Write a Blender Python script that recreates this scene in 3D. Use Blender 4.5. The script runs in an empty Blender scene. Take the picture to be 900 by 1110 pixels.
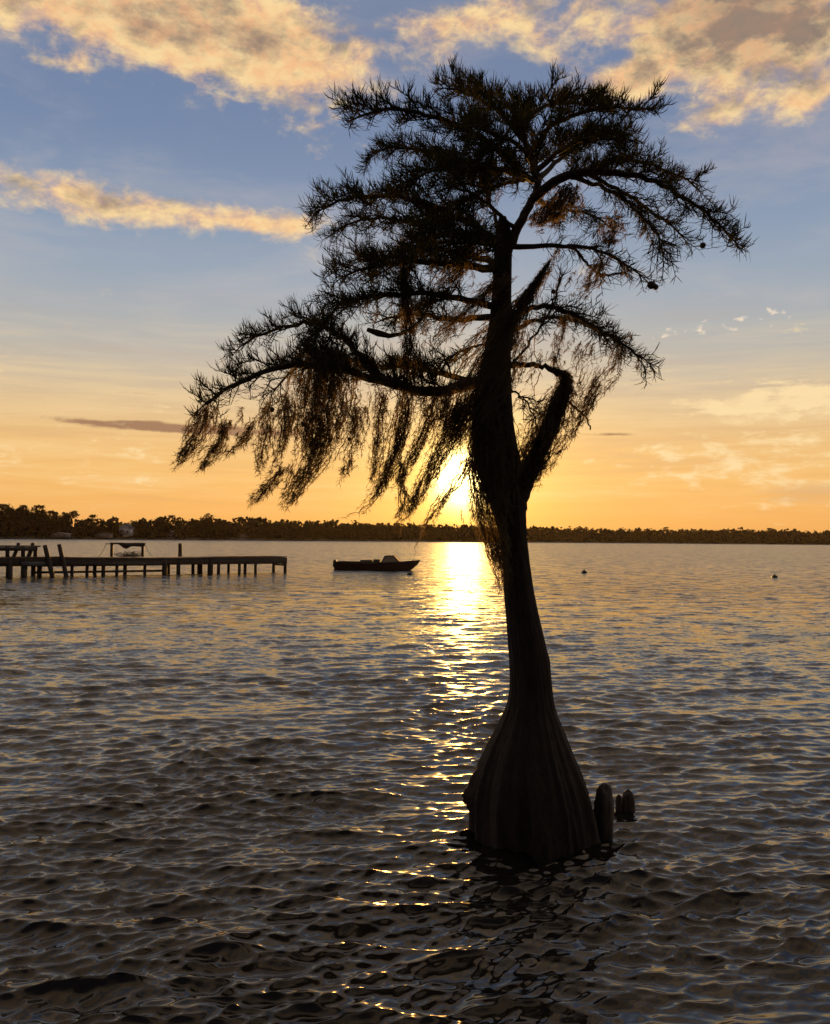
import bpy, math, random
import numpy as np
from mathutils import Matrix, Vector

R = math.radians
rng = np.random.default_rng(7)
random.seed(7)
S = bpy.context.scene
COL = S.collection

# ------------------------------------------------------------------ camera
F = 1000.0                       # focal length in photo pixels (photo 900 x 1110)
CAM_H = 2.2
PITCH, ROLL = 1.66, 0.6
cam_d = bpy.data.cameras.new("camera")
cam = bpy.data.objects.new("camera", cam_d)
COL.objects.link(cam)
CAM_M = Matrix.Rotation(R(90 + PITCH), 4, 'X') @ Matrix.Rotation(R(ROLL), 4, 'Z')
CAM_M = Matrix.Translation((0, 0, CAM_H)) @ CAM_M
cam.matrix_world = CAM_M
cam_d.sensor_fit = 'HORIZONTAL'
cam_d.sensor_width = 24.0
cam_d.lens = 24.0 * F / 900.0
cam_d.clip_start, cam_d.clip_end = 0.05, 20000
S.camera = cam

def ray(px, py):
    return CAM_M.to_3x3() @ Vector(((px - 450) / F, -(py - 555) / F, -1.0))
def at(px, py, Y):               # design aid: photo pixel -> point at the real distance Y
    d = ray(px, py); t = Y / d.y
    return np.array((d.x * t, d.y * t, CAM_H + d.z * t))
def on_water(px, py, z=0.0):
    d = ray(px, py); t = (z - CAM_H) / d.z
    return np.array((d.x * t, d.y * t, z))

# ------------------------------------------------------------------ sky and sun
SUN_EL, SUN_AZ = 3.8, 3.05        # degrees; azimuth clockwise from +Y
sun_dir = Vector((math.sin(R(SUN_AZ)) * math.cos(R(SUN_EL)), math.cos(R(SUN_AZ)) * math.cos(R(SUN_EL)), math.sin(R(SUN_EL))))

class E:                         # tiny expression wrapper around shader math nodes
    nt = None
    def __init__(s, v): s.v = v
    @staticmethod
    def op(o, *a, clamp=False):
        n = E.nt.nodes.new('ShaderNodeMath'); n.operation = o; n.use_clamp = clamp
        for i, x in enumerate(a):
            x = x.v if isinstance(x, E) else x
            if isinstance(x, (int, float)): n.inputs[i].default_value = x
            else: E.nt.links.new(x, n.inputs[i])
        return E(n.outputs[0])
    def __add__(s, o): return E.op('ADD', s, o)
    __radd__ = __add__
    def __sub__(s, o): return E.op('SUBTRACT', s, o)
    def __rsub__(s, o): return E.op('SUBTRACT', o, s)
    def __mul__(s, o): return E.op('MULTIPLY', s, o)
    __rmul__ = __mul__
    def __truediv__(s, o): return E.op('DIVIDE', s, o)
    def exp(s): return E.op('EXPONENT', s)
    def ramp(s, a, b):           # smoothstep a..b -> 0..1
        n = E.nt.nodes.new('ShaderNodeMapRange'); n.interpolation_type = 'SMOOTHSTEP'
        E.nt.links.new(s.v, n.inputs[0]); n.inputs[1].default_value = a; n.inputs[2].default_value = b
        n.inputs[3].default_value = 0; n.inputs[4].default_value = 1
        return E(n.outputs[0])

def srgb(r, g, b):
    f = lambda c: (c / 255 / 12.92) if c / 255 <= .04045 else ((c / 255 + .055) / 1.055) ** 2.4
    return (f(r), f(g), f(b), 1)

def mixc(nt, fac, a, b, mode='MIX'):
    n = nt.nodes.new('ShaderNodeMix'); n.data_type = 'RGBA'; n.blend_type = mode
    for sock, x in ((n.inputs[0], fac), (n.inputs[6], a), (n.inputs[7], b)):
        x = x.v if isinstance(x, E) else x
        if isinstance(x, (int, float, tuple)): sock.default_value = x
        else: nt.links.new(x, sock)
    return n.outputs[2]

def make_world():
    w = bpy.data.worlds.new("World"); S.world = w; w.use_nodes = True
    nt = w.node_tree; nt.nodes.clear(); E.nt = nt
    out = nt.nodes.new('ShaderNodeOutputWorld'); bg = nt.nodes.new('ShaderNodeBackground')
    nt.links.new(bg.outputs[0], out.inputs[0])
    bg.inputs[1].default_value = 0.1
    sky = nt.nodes.new('ShaderNodeTexSky'); sky.sky_type = 'NISHITA'; sky.sun_disc = False
    sky.sun_elevation = R(SUN_EL); sky.sun_rotation = R(SUN_AZ)
    sky.air_density = 1.2; sky.dust_density = 1.5; sky.ozone_density = 1.5
    tc = nt.nodes.new('ShaderNodeTexCoord')
    sp = nt.nodes.new('ShaderNodeSeparateXYZ'); nt.links.new(tc.outputs['Generated'], sp.inputs[0])
    X, Y, Z = (E(sp.outputs[i]) for i in range(3))
    deg = 180 / math.pi
    el = E.op('ARCSINE', Z) * deg
    az = E.op('ARCTAN2', X, Y) * deg
    # clear-sky colour by elevation
    cr = nt.nodes.new('ShaderNodeValToRGB'); cr.color_ramp.interpolation = 'B_SPLINE'
    stops = [(-3, (226, 156, 88)), (0.5, (240, 170, 90)), (3.5, (247, 192, 114)), (6, (238, 192, 128)), (8.5, (216, 190, 154)),
             (11.0, (188, 184, 174)), (14.5, (160, 172, 186)), (18, (142, 160, 184)), (23, (116, 137, 171)),
             (30, (110, 128, 162)), (50, (156, 160, 170)), (90, (128, 130, 138))]
    rp = cr.color_ramp
    pos = lambda e: (e + 10) / 100
    while len(rp.elements) < len(stops): rp.elements.new(0.5)
    for el_, (e, c) in zip(rp.elements, stops): el_.position = pos(e); el_.color = srgb(*c)
    nt.links.new(((el + 10) / 100).v, cr.inputs[0])
    base = cr.outputs[0]
    # darker, bluer away from the sun
    ca = E.op('COSINE', (az - SUN_AZ) * (math.pi / 180))
    back = (ca * -1.0).ramp(-0.75, 0.9)
    base = mixc(nt, back * 0.88, base, srgb(43, 39, 40))
    nish = mixc(nt, 1.0, sky.outputs[0], (0.10, 0.10, 0.10, 1), 'MULTIPLY')
    base = mixc(nt, 0.04, base, nish)
    # ---- clouds (direction space)
    def noise(sx, sz, scale, detail, rough, off, de=0.0):
        cx = nt.nodes.new('ShaderNodeCombineXYZ')
        for i, v in enumerate((az * sx + off, (el + de) * sz, 0.37 * off)):
            if isinstance(v, E): nt.links.new(v.v, cx.inputs[i])
            else: cx.inputs[i].default_value = v
        n = nt.nodes.new('ShaderNodeTexNoise'); n.inputs['Scale'].default_value = scale
        n.inputs['Detail'].default_value = detail; n.inputs['Roughness'].default_value = rough
        n.inputs['Distortion'].default_value = 0.25
        nt.links.new(cx.outputs[0], n.inputs['Vector'])
        return E(n.outputs[0])
    def blob(a0, e0, ra, re, tilt=0.0):     # soft ellipse around a sky direction
        da = (az - a0) / ra; de = (el - e0 - (az - a0) * tilt) / re
        return E.op('MAXIMUM', 1.0 - (da * da + de * de), 0.0) if False else (((da * da + de * de) * -1.0).exp())
    def ang(px, py):
        d = ray(px, py).normalized(); return math.degrees(math.atan2(d.x, d.y)), math.degrees(math.asin(d.z))
    def B(px, py, wx, wy, tilt=0.0, g=1.0):
        a, e = ang(px, py); k = math.degrees(1 / F)
        return blob(a, e, wx * k, wy * k, -tilt) * g
    n1 = noise(0.24, 0.46, 1.0, 9, 0.60, 3.1)
    n2 = noise(0.75, 1.15, 1.0, 7, 0.62, 11.7)
    ns_ = noise(0.30, 0.60, 1.0, 5, 0.55, 57.3)
    puffy = (B(120, 15, 230, 42, 0.05, 1.0) + B(300, 70, 115, 52, 0.25, .95) + B(60, -20, 260, 40, 0, .8)
             + B(540, 18, 120, 32, -.1, .9) + B(655, 92, 60, 17, 0, .8) + B(800, 36, 140, 56, 0.1, 1.3) + B(825, 12, 85, 42, 0, .9)
             + B(780, 122, 42, 18, -.1, .75) + B(880, 105, 40, 15, -.2, .7) + B(70, 68, 40, 12, 0, .55)
             + B(120, 222, 190, 21, 0.035, 1.0) + B(290, 240, 70, 14, 0, .65) + B(20, 190, 110, 18, 0, .35)
             + B(590, 60, 40, 14, .3, .5) + B(690, 300, 40, 12, 0, .5) + B(710, 70, 40, 20, -.3, .5))
    veil = noise(0.07, 0.26, 1.0, 6, 0.62, 71.0)
    base = mixc(nt, veil.ramp(0.42, 0.72) * el.ramp(6, 14) * 0.22, base, srgb(226, 205, 186))
    # clouds carry on above and beside the frame too
    hi = noise(0.05, 0.10, 1.0, 6, 0.6, 21.0)
    over = el.ramp(31, 37) * (hi.ramp(0.36, 0.56))
    dens = (n1 - 0.5) * 1.9 + (n2 - 0.5) * 1.3 + puffy * 0.88 - 0.56
    cov = dens.ramp(-0.22, 0.62)
    cov = E.op('MAXIMUM', cov, over * 0.85)
    core = (dens * 0.5 + (n2 - 0.5) * 1.3 + (ns_ - 0.5) * 1.6).ramp(-0.05, 0.95)
    shade = E.op('MINIMUM', core * 0.62 + el.ramp(31, 38) * 0.35 + B(185, 205, 80, 10, .05, .5) + B(395, 20, 60, 25, 0, .4), 1.0)
    sh1 = noise(0.24, 0.46, 1.0, 6, 0.60, 3.1, -1.3); sh2 = noise(0.75, 1.15, 1.0, 4, 0.62, 11.7, -.5)
    under = (n1 - sh1) * 2.6 + (n2 - sh2) * 0.8
    shade = E.op('MINIMUM', E.op('MAXIMUM', shade - under, 0.0) * (1.0 - over * 0.4) + B(820, 8, 105, 46, 0.1, 1.0) * (ns_ * 1.1 + n2 * 0.9 - 0.2), 3.0).ramp(-0.1, 1.08) * (0.82 + 0.36 * (n2 - 0.5))
    lit = mixc(nt, n2.ramp(0.3, 0.7), srgb(248, 192, 138), srgb(255, 222, 162))
    ccol = mixc(nt, shade, lit, srgb(122, 106, 102))
    sunside = 1.0 - back
    ccol = mixc(nt, sunside, srgb(70, 66, 80), ccol)
    base = mixc(nt, cov * 0.95, base, ccol)
    # low streak clouds, left and right
    ns = noise(0.10, 1.3, 1.0, 7, 0.6, 31.0)
    base = mixc(nt, ns.ramp(0.42, 0.70) * (1.0 - el.ramp(9, 15)) * el.ramp(0.5, 3.5) * 0.32 * sunside, base, srgb(255, 222, 164))
    base = mixc(nt, (1.0 - ns.ramp(0.30, 0.50)) * (1.0 - el.ramp(9, 16)) * el.ramp(0.5, 3.0) * 0.22 * sunside, base, srgb(206, 160, 126))
    streak = (B(180, 463, 105, 6.5, .015, 1.0) + B(280, 468, 100, 5, 0, .8) + B(90, 457, 60, 4, 0.02, .4) + B(668, 471, 36, 2.6, 0, .62) + B(610, 471, 50, 2.2, 0, .5))
    sc = (streak * 0.9 + (ns - 0.5) * 2.0 + (n2 - 0.5) * 1.0 - 0.42).ramp(0.0, 0.55)
    base = mixc(nt, sc * 0.85, base, srgb(150, 110, 88))
    warm = (B(80, 500, 150, 40, 0, .45) + B(850, 500, 130, 60, -.05, .55) + B(880, 430, 60, 18, 0, 1.0) + B(785, 443, 45, 10, 0, .9)
            + B(720, 408, 70, 14, 0, .4) + B(860, 360, 60, 12, 0, .3) + B(700, 500, 120, 30, 0, .4) + B(40, 335, 40, 5, 0, .4)
            + B(175, 442, 16, 6, 0, .6) + B(10, 410, 50, 10, 0, .3) + B(460, 345, 90, 14, 0, .5))
    n4 = noise(0.55, 1.6, 1.0, 6, 0.6, 83.0)
    wc = (warm * 0.95 + (n4 - 0.5) * 2.2 + (ns - 0.5) * 0.8 - 0.42).ramp(0.0, 0.6)
    base = mixc(nt, wc * 0.8, base, srgb(255, 226, 172))
    tiny = (B(800, 350, 85, 16, 0, .55) + B(725, 362, 40, 8, 0, .45) + B(845, 337, 20, 8, 0, .3))
    n3 = noise(1.7, 2.6, 1.0, 3, 0.5, 44.0)
    tcv = (tiny + (n3 - 0.5) * 1.6 - 0.62).ramp(0.0, 0.3)
    base = mixc(nt, tcv * 0.8, base, srgb(250, 228, 200))
    low = (B(880, 535, 90, 18, 0, .7) + B(800, 490, 80, 10, 0, .5) + B(30, 470, 80, 8, 0, .4))
    lcv = (low + (ns - 0.5) * 1.0 - 0.4).ramp(0.0, 0.6)
    base = mixc(nt, lcv * 0.45, base, srgb(186, 146, 120))
    # aureole round the sun
    cxs = nt.nodes.new('ShaderNodeVectorMath'); cxs.operation = 'DOT_PRODUCT'
    nt.links.new(tc.outputs['Generated'], cxs.inputs[0]); cxs.inputs[1].default_value = sun_dir
    th = E.op('ARCCOSINE', E.op('MINIMUM', E(cxs.outputs['Value']), 1.0)) * deg
    g1 = ((th * th) * (-1 / (1.4 ** 2))).exp() * 9.0
    g2 = (th * (-1 / 2.3)).exp() * 1.7
    g3 = (th * (-1 / 5.5)).exp() * 0.16
    def addglow(base, g, c):
        n = nt.nodes.new('ShaderNodeVectorMath'); n.operation = 'SCALE'; n.inputs[0].default_value = c
        nt.links.new(g.v, n.inputs[3])
        m = nt.nodes.new('ShaderNodeVectorMath'); m.operation = 'ADD'
        nt.links.new(base, m.inputs[0]); nt.links.new(n.outputs[0], m.inputs[1]); return m.outputs[0]
    base = addglow(base, g1, (1.0, 0.76, 0.30))
    base = addglow(base, g2, (1.0, 0.58, 0.07))
    base = addglow(base, g3, (0.9, 0.62, 0.02))
    fin = nt.nodes.new('ShaderNodeVectorMath'); fin.operation = 'SCALE'; fin.inputs[3].default_value = 10.0
    nt.links.new(base, fin.inputs[0]); nt.links.new(fin.outputs[0], bg.inputs[0])
    w.cycles.sampling_method = 'MANUAL'; w.cycles.sample_map_resolution = 1024
make_world()

sd = bpy.data.lights.new("sun", 'SUN'); sd.energy = 5.0; sd.angle = R(0.55); sd.color = (1.0, 0.46, 0.09)
sun = bpy.data.objects.new("sun", sd); COL.objects.link(sun)
sun.rotation_euler = (-sun_dir).to_track_quat('-Z', 'Y').to_euler()
sun.location = (20, 400, 60)

S.view_settings.view_transform = 'Standard'; S.view_settings.look = 'None'
S.view_settings.exposure = 0.0; S.view_settings.gamma = 1.0
S.view_settings.use_curve_mapping = False
S.cycles.max_bounces = 6; S.cycles.diffuse_bounces = 3; S.cycles.glossy_bounces = 3
S.cycles.transmission_bounces = 3; S.cycles.transparent_max_bounces = 4
S.cycles.use_adaptive_sampling = False
S.cycles.sample_clamp_direct = 12.0; S.cycles.sample_clamp_indirect = 4
S.cycles.use_denoising = True

# ------------------------------------------------------------------ mesh helpers
def tag(o, label=None, cat=None, group=None, kind=None):
    if label: o['label'] = label
    if cat: o['category'] = cat
    if group: o['group'] = group
    if kind: o['kind'] = kind
    return o
def empty(name, loc, rz=0.0):
    o = bpy.data.objects.new(name, None); COL.objects.link(o)
    o.empty_display_size = 0.1; o.location = loc; o.rotation_euler = (0, 0, rz); return o
def mesh_obj(name, V, Fc, mat, parent=None, smooth=True, local=True):
    """V (N,3) world or local verts; Fc list of int arrays (each (M,k))."""
    V = np.asarray(V, dtype=np.float64)
    me = bpy.data.meshes.new(name)
    me.vertices.add(len(V)); me.vertices.foreach_set('co', V.astype(np.float32).ravel())
    Fc = [np.asarray(f, dtype=np.int32) for f in (Fc if isinstance(Fc, list) else [Fc]) if len(f)]
    tot = np.concatenate([np.full(len(f), f.shape[1], np.int32) for f in Fc])
    idx = np.concatenate([f.ravel() for f in Fc])
    st = np.concatenate([[0], np.cumsum(tot)[:-1]]).astype(np.int32)
    me.loops.add(len(idx)); me.loops.foreach_set('vertex_index', idx)
    me.polygons.add(len(tot)); me.polygons.foreach_set('loop_start', st); me.polygons.foreach_set('loop_total', tot)
    if smooth: me.polygons.foreach_set('use_smooth', np.ones(len(tot), bool))
    me.update(calc_edges=True); me.validate()
    if mat: me.materials.append(mat)
    o = bpy.data.objects.new(name, me); COL.objects.link(o)
    if parent is not None:
        o.parent = parent
    return o
class MB:                        # collects pieces into one mesh
    def __init__(s): s.v, s.f4, s.f3, s.n = [], [], [], 0
    def add(s, V, f4=None, f3=None):
        V = np.asarray(V, float)
        s.v.append(V)
        if f4 is not None and len(f4): s.f4.append(np.asarray(f4, int) + s.n)
        if f3 is not None and len(f3): s.f3.append(np.asarray(f3, int) + s.n)
        s.n += len(V); return s
    def box(s, c, d, rot=None, taper=1.0):
        x, y, z = (np.asarray(d, float) / 2)
        V = np.array([(-x, -y, -z), (x, -y, -z), (x, y, -z), (-x, y, -z), (-x * taper, -y * taper, z), (x * taper, -y * taper, z), (x * taper, y * taper, z), (-x * taper, y * taper, z)])
        if rot is not None: V = V @ np.array(rot).T
        V = V + np.asarray(c, float)
        return s.add(V, [(0, 3, 2, 1), (4, 5, 6, 7), (0, 1, 5, 4), (1, 2, 6, 5), (2, 3, 7, 6), (3, 0, 4, 7)])
    def bar(s, a, b, w, h=None):     # box beam between two points
        a, b = np.asarray(a, float), np.asarray(b, float); h = h or w
        t = b - a; L = np.linalg.norm(t); t /= L
        up = np.array((0, 0, 1.)) if abs(t[2]) < .95 else np.array((0, 1., 0))
        u = np.cross(up, t); u /= np.linalg.norm(u); v = np.cross(t, u)
        return s.box((a + b) / 2, (L, w, h), np.stack([t, u, v], 1))
    def tube(s, P, rad, sides=8, caps=True):
        V, f4, f3 = tubes(np.asarray(P, float)[None], np.asarray(rad, float)[None], sides, caps)
        return s.add(V, f4, f3)
    def build(s, name, mat, parent=None, smooth=False, origin=None):
        V = np.concatenate(s.v)
        if origin is not None: V = V - np.asarray(origin)
        fs = []
        if s.f4: fs.append(np.concatenate(s.f4))
        if s.f3: fs.append(np.concatenate(s.f3))
        return mesh_obj(name, V, fs, mat, parent, smooth)
def tubes(P, Rd, sides=4, caps=False, jitter=0.0):
    """P (N,K,3) paths, Rd (N,K) radii -> verts, quads, tris"""
    N, K, _ = P.shape
    T = np.empty_like(P); T[:, 1:-1] = P[:, 2:] - P[:, :-2]; T[:, 0] = P[:, 1] - P[:, 0]; T[:, -1] = P[:, -1] - P[:, -2]
    T /= np.linalg.norm(T, axis=2, keepdims=True) + 1e-12
    m = np.abs(np.mean(T, axis=1))
    ref = np.zeros((N, 1, 3)); k = np.argmin(m, axis=1); ref[np.arange(N), 0, k] = 1
    U = np.cross(T, np.broadcast_to(ref, P.shape)); U /= np.linalg.norm(U, axis=2, keepdims=True) + 1e-12
    W = np.cross(T, U)
    a = np.arange(sides) * 2 * math.pi / sides
    V = P[:, :, None] + Rd[:, :, None, None] * (U[:, :, None] * np.cos(a)[None, None, :, None] + W[:, :, None] * np.sin(a)[None, None, :, None])
    idx = np.arange(N * K * sides).reshape(N, K, sides)
    q = np.stack([idx[:, :-1], np.roll(idx, -1, 2)[:, :-1], np.roll(idx, -1, 2)[:, 1:], idx[:, 1:]], -1).reshape(-1, 4)
    V = V.reshape(-1, 3); tri = np.zeros((0, 3), int)
    if caps:
        n0 = len(V); V = np.concatenate([V, P[:, 0], P[:, -1]])
        t = []
        for j in range(sides):
            j2 = (j + 1) % sides
            t.append(np.stack([idx[:, 0, j2], idx[:, 0, j], n0 + np.arange(N)], 1))
            t.append(np.stack([idx[:, -1, j], idx[:, -1, j2], n0 + N + np.arange(N)], 1))
        tri = np.concatenate(t)
    return V, q, tri
def ribbons(P, Rd, q):
    """flat narrow strips, each turned a random way round its own axis"""
    N, K, _ = P.shape
    T = P[:, -1] - P[:, 0]; T = T / (np.linalg.norm(T, axis=1, keepdims=True) + 1e-12)
    U = np.cross(T, q.normal(size=(N, 3))); U /= np.linalg.norm(U, axis=1, keepdims=True) + 1e-12
    V = np.stack([P - U[:, None] * Rd[..., None], P + U[:, None] * Rd[..., None]], 2).reshape(-1, 3)
    I = np.arange(N * K * 2).reshape(N, K, 2)
    return V, np.stack([I[:, :-1, 0], I[:, :-1, 1], I[:, 1:, 1], I[:, 1:, 0]], -1).reshape(-1, 4)
def unit(v): return v / (np.linalg.norm(v, axis=-1, keepdims=True) + 1e-12)
def resample(P, n):
    P = np.asarray(P, float)
    # Catmull-Rom through the control points, then even spacing
    Q = np.vstack([2 * P[0] - P[1], P, 2 * P[-1] - P[-2]])
    out = []
    for i in range(1, len(Q) - 2):
        t = np.linspace(0, 1, 12, endpoint=False)[:, None]
        a, b, c, d = Q[i - 1], Q[i], Q[i + 1], Q[i + 2]
        out.append(.5 * ((2 * b) + (c - a) * t + (2 * a - 5 * b + 4 * c - d) * t ** 2 + (3 * b - a - 3 * c + d) * t ** 3))
    C = np.vstack(out + [P[-1:]])
    s = np.concatenate([[0], np.cumsum(np.linalg.norm(np.diff(C, axis=0), axis=1))])
    u = np.linspace(0, s[-1], n)
    return np.stack([np.interp(u, s, C[:, k]) for k in range(3)], 1)

# ------------------------------------------------------------------ materials
def new_mat(name):
    m = bpy.data.materials.new(name); m.use_nodes = True
    nt = m.node_tree; b = nt.nodes['Principled BSDF']; return m, nt, b
def wood_mat(name, c1, c2, scale=(3, 3, 30), rough=.85, bump=.4):
    m, nt, b = new_mat(name)
    tc = nt.nodes.new('ShaderNodeTexCoord'); mp = nt.nodes.new('ShaderNodeMapping'); mp.inputs['Scale'].default_value = scale
    nt.links.new(tc.outputs['Object'], mp.inputs[0])
    n = nt.nodes.new('ShaderNodeTexNoise'); n.inputs['Scale'].default_value = 1; n.inputs['Detail'].default_value = 6; n.inputs['Roughness'].default_value = .65
    nt.links.new(mp.outputs[0], n.inputs['Vector'])
    r = nt.nodes.new('ShaderNodeMapRange'); r.inputs[1].default_value = .3; r.inputs[2].default_value = .7; nt.links.new(n.outputs[0], r.inputs[0])
    nt.links.new(mixc(nt, E(r.outputs[0]), c1 + (1,), c2 + (1,)), b.inputs['Base Color'])
    b.inputs['Roughness'].default_value = rough
    bp = nt.nodes.new('ShaderNodeBump'); bp.inputs['Strength'].default_value = bump; bp.inputs['Distance'].default_value = .02
    nt.links.new(n.outputs[0], bp.inputs['Height']); nt.links.new(bp.outputs[0], b.inputs['Normal'])
    return m
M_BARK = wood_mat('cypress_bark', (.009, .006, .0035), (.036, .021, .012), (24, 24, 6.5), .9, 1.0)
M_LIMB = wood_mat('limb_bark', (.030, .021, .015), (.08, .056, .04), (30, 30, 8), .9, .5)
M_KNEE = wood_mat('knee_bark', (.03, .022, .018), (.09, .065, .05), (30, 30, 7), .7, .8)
M_DOCK = wood_mat('weathered_dock_wood', (.09, .075, .065), (.20, .165, .14), (2, 2, 12), .85, .3)
M_PILE = wood_mat('wet_pile_wood', (.03, .024, .02), (.085, .068, .055), (6, 6, 2), .75, .3)
M_GREY = wood_mat('pale_grey_board', (.10, .10, .10), (.16, .16, .16), (2, 2, 8), .6, .2)
M_TARP = wood_mat('dark_canvas', (.03, .027, .027), (.07, .06, .06), (4, 4, 4), .8, .2)
M_HULL = wood_mat('dark_boat_hull', (.08, .05, .04), (.12, .075, .055), (1, 1, 3), .35, .05)
M_DECKW = wood_mat('pale_boat_deck', (.35, .33, .3), (.5, .47, .42), (2, 2, 2), .4, .05)
M_COVER = wood_mat('tan_boat_canvas', (.26, .23, .15), (.36, .32, .22), (3, 3, 3), .8, .3)
M_METAL = wood_mat('grey_metal', (.2, .2, .2), (.3, .3, .3), (5, 5, 5), .4, .05)
M_RUBBER = wood_mat('black_rubber', (.02, .02, .02), (.04, .04, .04), (8, 8, 8), .5, .1)
M_CONE = wood_mat('cypress_cone', (.05, .04, .02), (.12, .09, .05), (60, 60, 60), .8, .6)
M_BANK = wood_mat('shore_earth', (.06, .05, .035), (.10, .085, .055), (.2, .2, 1), .95, .2)
M_WALLW = wood_mat('white_boards', (.62, .62, .62), (.78, .78, .78), (1, 1, 5), .7, .05)
M_WALLT = wood_mat('tan_boards', (.35, .30, .24), (.45, .38, .30), (1, 1, 5), .7, .05)
M_ROOFD = wood_mat('dark_shingles', (.07, .065, .065), (.12, .11, .11), (2, 2, 2), .85, .1)
M_ROOFM = wood_mat('pale_metal_roof', (.5, .5, .52), (.65, .65, .67), (1, 1, 1), .35, .05)
M_GLASSD = wood_mat('dark_window_glass', (.02, .025, .03), (.03, .035, .04), (1, 1, 1), .15, .0)
def leaf_mat(name, c1, c2, ct, trans):
    m = bpy.data.materials.new(name); m.use_nodes = True; nt = m.node_tree; nt.nodes.clear()
    out = nt.nodes.new('ShaderNodeOutputMaterial')
    g = nt.nodes.new('ShaderNodeNewGeometry')
    ge = nt.nodes.new('ShaderNodeMapRange'); nt.links.new(g.outputs['Random Per Island'], ge.inputs[0])
    c = mixc(nt, E(ge.outputs[0]), c1 + (1,), c2 + (1,))
    d = nt.nodes.new('ShaderNodeBsdfDiffuse'); nt.links.new(c, d.inputs[0])
    t = nt.nodes.new('ShaderNodeBsdfTranslucent'); t.inputs[0].default_value = ct + (1,)
    mx = nt.nodes.new('ShaderNodeMixShader'); mx.inputs[0].default_value = trans
    nt.links.new(d.outputs[0], mx.inputs[1]); nt.links.new(t.outputs[0], mx.inputs[2]); nt.links.new(mx.outputs[0], out.inputs[0])
    return m
M_LEAF = leaf_mat('cypress_needles', (.022, .030, .012), (.046, .052, .020), (.07, .06, .018), .20)
M_MOSS = leaf_mat('spanish_moss', (.06, .054, .038), (.11, .098, .068), (.22, .16, .085), .46)
M_FAR = leaf_mat('far_foliage', (.012, .010, .008), (.020, .017, .012), (.03, .025, .012), .1)

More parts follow.
